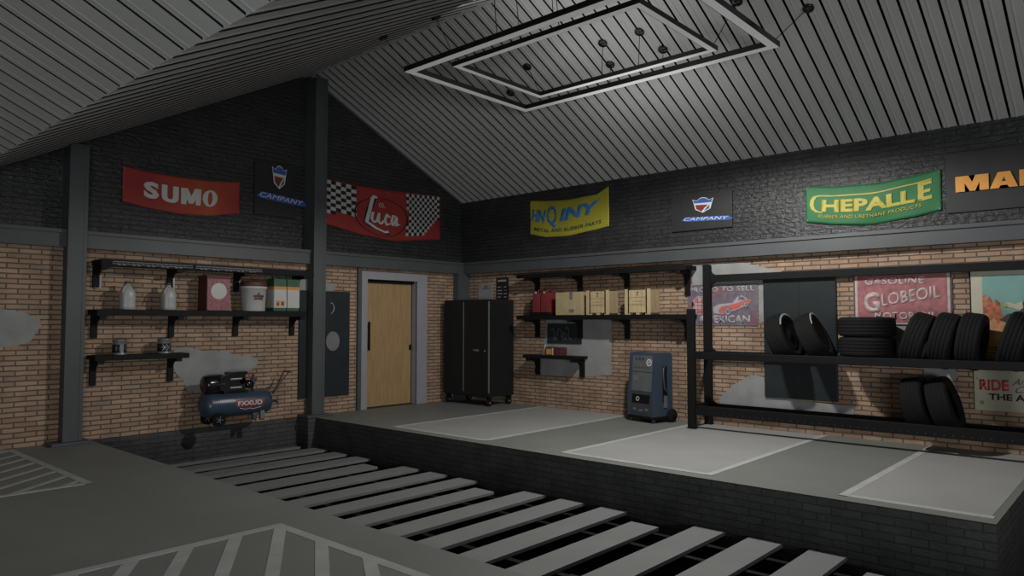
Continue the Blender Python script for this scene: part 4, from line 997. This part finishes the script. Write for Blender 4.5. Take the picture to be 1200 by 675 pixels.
obj('car_windscreen', polys(fn, [[(0.58,0.32),(0.72,0.335),(0.78,0.40),(0.70,0.41)], [(0.80,0.37),(0.92,0.37),(0.88,0.41),(0.82,0.42)]], 0.006), 'poster_bg', t)
for e_ in (ell(0.645,0.205,0.052,0.062,18), ell(0.92,0.30,0.035,0.045,16)): obj('printed_wheel', polys(fn, [e_], 0.007), 'poster_bg', t)
obj('wheel_covers', polys(fn, ring(0.645,0.205,0.038,0.046,0.014,16) + ring(0.92,0.30,0.026,0.034,0.012,14), 0.009), 'poster_grey', t)

# GASOLINE GLOBEOIL MOTOR OIL
t = thing('enamel_sign', 'faded red sign lettered GASOLINE GLOBEOIL MOTOR OIL', 'sign', (WX, -7.78, 1.45))
bm = nb(); box(bm, WX-0.018, WX-0.006, -8.335, -7.225, 1.455, 2.125, bev=0.002); obj('sign_border', bm, 'steel', t)
bm = nb(); box(bm, WX-0.021, WX-0.017, -8.315, -7.245, 1.47, 2.11); obj('white_rim', bm, 'globe_txt', t)
bm = nb(); box(bm, WX-0.024, WX-0.020, -8.285, -7.275, 1.49, 2.10); obj('red_field', bm, 'globe_red', t)
fn = frame_right(-7.275, 1.49, WX-0.024)
obj('top_lettering', text(fn, 'GASOLINE', 0.09, 0.475, 0.68, 0.095, 0.001, 0.03), 'globe_txt', t)
obj('large_initial', text(fn, 'G', 0.075, 0.12, 0.19, 0.27, 0.001, 0.045), 'globe_txt', t)
obj('main_lettering', text(fn, 'LOBEOIL', 0.28, 0.20, 0.66, 0.16, 0.001, 0.02, rise=0.10), 'globe_txt', t)
obj('bottom_lettering', text(fn, 'MOTOR OIL', 0.20, 0.035, 0.70, 0.095, 0.001, 0.03), 'globe_txt', t)

# desert poster with eagle and yellow truck
t = thing('wall_poster', 'large desert poster with brown eagle and yellow truck at the right edge', 'poster', (WX, -9.2, 1.02))
bm = nb(); box(bm, WX-0.016, WX-0.007, -10.4, -8.525, 1.02, 2.12); obj('sheet', bm, 'cream', t)
bm = nb(); box(bm, WX-0.018, WX-0.006, -8.527, -8.515, 1.02, 2.12); obj('sheet_edge', bm, 'black', t)
fn = frame_right(-8.64, 1.10, WX-0.016)
obj('sky', polys(fn, [rect(0,0,1.6,0.94)], 0.0), 'teal', t)
obj('far_rocks', polys_concave(fn, [[(0,0.36),(0,0.70),(0.03,0.71),(0.05,0.66),(0.07,0.70),(0.10,0.62),(0.13,0.66),(0.17,0.62),(0.20,0.40),(0.24,0.30),(0.24,0.24),(0,0.24)]], 0.002, 0.001), 'rock', t)
obj('near_rocks', polys_concave(fn, [[(0,0.16),(0,0.48),(0.04,0.50),(0.07,0.40),(0.11,0.46),(0.14,0.36),(0.19,0.42),(0.24,0.36),(0.26,0.22),(0.30,0.14)]], 0.004, 0.001), 'rock2', t)
obj('pale_ground', polys(fn, [[(0.24,0.30),(0.60,0.40),(1.6,0.55),(1.6,0.2),(0.24,0.15)]], 0.003), 'cream', t)
obj('eagle_body', polys_concave(fn, [[(0.16,0.42),(0.24,0.49),(0.34,0.50),(0.38,0.56),(0.40,0.66),(0.44,0.82),(0.50,0.90),(1.2,1.0-0.1),(1.3,0.6),(0.9,0.45),(0.55,0.46),(0.40,0.42),(0.34,0.36),(0.30,0.39),(0.27,0.35),(0.24,0.38)]], 0.006, 0.001), 'eagle', t)
obj('eagle_head', polys(fn, [[(0.20,0.585),(0.24,0.63),(0.31,0.60),(0.38,0.63),(0.39,0.56),(0.36,0.53),(0.27,0.56)]], 0.008), 'cream', t)
obj('beak', polys(fn, [[(0.195,0.575),(0.24,0.61),(0.23,0.565)]], 0.010), 'gold', t)
obj('truck_body', polys_concave(fn, [[(0.02,0.0),(0.02,0.15),(0.12,0.20),(0.28,0.24),(0.36,0.30),(0.60,0.36),(1.2,0.36),(1.2,0.0)]], 0.006, 0.001), 'truck', t)
obj('truck_windows', polys(fn, [[(0.28,0.26),(0.38,0.31),(0.58,0.36),(0.58,0.29),(0.34,0.25)], ell(0.22,0.21,0.05,0.02,12)], 0.008), 'poster_bg', t)
obj('truck_grille', polys(fn, [rect(0.04,0.10,0.34,0.112), rect(0.04,0.07,0.34,0.08), rect(0.04,0.035,0.34,0.045), rect(0.12,0.03,0.13,0.11), rect(0.22,0.03,0.23,0.11)], 0.008), 'maroon', t)

# RIDE sign
t = thing('enamel_sign', 'cream sign lettered RIDE in red under the desert poster', 'sign', (WX, -9.1, 0.47))
bm = nb(); box(bm, WX-0.022, WX-0.006, -10.1, -8.53, 0.475, 0.945, bev=0.006); obj('sign_plate', bm, 'cream', t)
fn = frame_right(-8.53, 0.475, WX-0.022)
obj('red_lettering', text(fn, 'RIDE', 0.055, 0.235, 0.285, 0.125, 0.0, 0.04), 'sign_red', t)
obj('script_lettering', text(fn, 'American', 0.37, 0.30, 0.42, 0.075, 0.0, 0.0, 0.5, rise=0.05), 'dgrey', t)
obj('second_script_lettering', text(fn, 'Classic', 0.40, 0.215, 0.34, 0.075, 0.0, 0.0, 0.5, rise=0.03), 'dgrey', t)
obj('black_lettering', text(fn, 'THE AMERICAN', 0.145, 0.125, 0.86, 0.075, 0.0, 0.03), 'black_print', t)
obj('round_mark', polys(fn, ring(0.075,0.09,0.022,0.022,0.006,16) + stroke([(0.065,0.09),(0.085,0.09)],0.008), 0.0), 'dgrey', t)
bm = nb(); cyl(bm, (WX-0.022, -8.565, 0.84), (WX-0.026, -8.565, 0.84), 0.008, 10); obj('screw', bm, 'greymet', t)

# ================================================================== HANGING LIGHT
FZ = 4.54
def light_ring(name, label, x0, x1, y0, y1, w, h, group, canopies):
    """x0<x1, y0<y1 outer size; hung on wires"""
    t = thing(name, label, 'ceiling light', ((x0+x1)/2, (y0+y1)/2, FZ), group=group)
    bm = nb(); e = 0.008
    for a, b, c, d in ((x0, x0+w, y0, y1), (x1-w, x1, y0, y1), (x0+w, x1-w, y0, y0+w), (x0+w, x1-w, y1-w, y1)):
        box(bm, a, b, c, d, FZ+0.004, FZ+h)
    hs = obj('housing', bm, 'gloss', t)
    bm = nb(); g = 0.010
    box(bm, x0+g, x0+w-g, y0+g, y1-g, FZ, FZ+0.0045); box(bm, x1-w+g, x1-g, y0+g, y1-g, FZ, FZ+0.0045)
    box(bm, x0+w-g, x1-w+g, y0+g, y0+w-g, FZ, FZ+0.0045); box(bm, x0+w-g, x1-w+g, y1-w+g, y1-g, FZ, FZ+0.0045)
    obj('diffuser', bm, 'lens', t)
    for (cx, cy, rx, ry) in canopies:
        bm = nb(); cyl(bm, (rx, ry, FZ+h), (cx, cy, roof_z(cx)), 0.0045, 6); obj('suspension_wire', bm, 'black', t)
        s = -0.48 if cx > RX else 0.525
        nrm = Vector((-s, 0, 1)).normalized()
        c = Vector((cx, cy, roof_z(cx)))
        bm = nb(); lathe(bm, [(0,-0.03),(0.05,-0.03),(0.06,-0.02),(0.06,0.004),(0,0.004)], c, nrm, 24); obj('ceiling_cap', bm, 'gloss', t)
ox0, ox1, oy0, oy1 = -4.17, -1.90, -7.13, -3.40
light_ring('pendant_light', 'larger black framed rectangular ring light hanging outside the smaller ring', ox0, ox1, oy0, oy1, 0.11, 0.065, 'nested rectangular ring lights',
    [(-4.29,-3.15,ox0+.05,oy1-.05), (-1.94,-3.15,ox1-.05,oy1-.05), (-4.29,-7.45,ox0+.05,oy0+.05), (-1.94,-7.46,ox1-.05,oy0+.05), (-4.17,-4.91,ox0+.05,-4.91), (-4.17,-5.69,ox0+.05,-5.69), (-1.94,-4.91,ox1-.05,-4.91), (-1.94,-5.69,ox1-.05,-5.69)])
ix0, ix1, iy0, iy1 = -3.90, -2.26, -6.57, -3.97
light_ring('pendant_light', 'smaller black framed rectangular ring light nested inside the larger ring', ix0, ix1, iy0, iy1, 0.085, 0.055, 'nested rectangular ring lights',
    [(-4.01,-3.80,ix0+.04,iy1-.04), (-2.27,-3.76,ix1-.04,iy1-.04), (-4.01,-6.75,ix0+.04,iy0+.04), (-2.27,-6.81,ix1-.04,iy0+.04), (-3.95,-5.02,ix0+.04,-5.02), (-3.95,-5.56,ix0+.04,-5.56), (-2.27,-5.02,ix1-.04,-5.02), (-2.27,-5.56,ix1-.04,-5.56)])

# ================================================================== LIGHT
def spot(x, y, z, e):
    l = bpy.data.lights.new('spot', 'SPOT'); l.energy = e; l.spot_size = R(172); l.spot_blend = 0.25; l.shadow_soft_size = 0.0; l.color = (1.0, 0.98, 0.95)
    o = bpy.data.objects.new('spot', l); col.objects.link(o); o.location = (x, y, z)
KEY = 118
for dx, dy in ((0,0),(0.07,0.04),(-0.06,0.06),(0.03,-0.08),(-0.07,-0.04)): spot(-2.65+dx, -6.2+dy, 3.98, KEY)
def area(loc, target, sx, sy, e, c):
    l = bpy.data.lights.new('fill_light', 'AREA'); l.shape = 'RECTANGLE'; l.size = sx; l.size_y = sy; l.energy = e; l.color = c
    o = bpy.data.objects.new('fill_light', l); col.objects.link(o); o.location = loc
    o.rotation_euler = (Vector(target)-Vector(loc)).to_track_quat('-Z', 'Y').to_euler()
area((-13.0, -16.0, 0.6), (-3.0, -5.5, 4.0), 5.0, 2.0, 600, (0.97, 1.0, 1.0))      # added low fill from behind the camera to lift ceiling and walls
area((-2.95, -5.27, 4.50), (-2.95+0.43, -5.27, 5.40), 1.9, 3.5, 15, (1.0, 0.99, 0.97))   # added unseen uplight at ring level, tilted to brighten the right slope
w = bpy.data.worlds.new('room_surround'); bpy.context.scene.world = w; w.use_nodes = True
w.node_tree.nodes['Background'].inputs['Color'].default_value = (0.9, 0.97, 1.0, 1)
w.node_tree.nodes['Background'].inputs['Strength'].default_value = 0.12

# ================================================================== CAMERA
cam = bpy.data.cameras.new('camera'); co = bpy.data.objects.new('camera', cam); col.objects.link(co)
co.location = (-9.742, -10.163, 1.5); co.rotation_euler = (R(92.675), 0, R(-48.16))
cam.sensor_width = 36; cam.lens = 845.5/1200*36; cam.clip_start = 0.05
sc = bpy.context.scene; sc.camera = co
sc.view_settings.view_transform = 'Standard'; sc.view_settings.look = 'None'; sc.view_settings.gamma = 1.0
sc.view_settings.use_curve_mapping = False; sc.view_settings.exposure = -0.10
for o in bpy.data.objects:
    if '_local' in o: del o['_local']
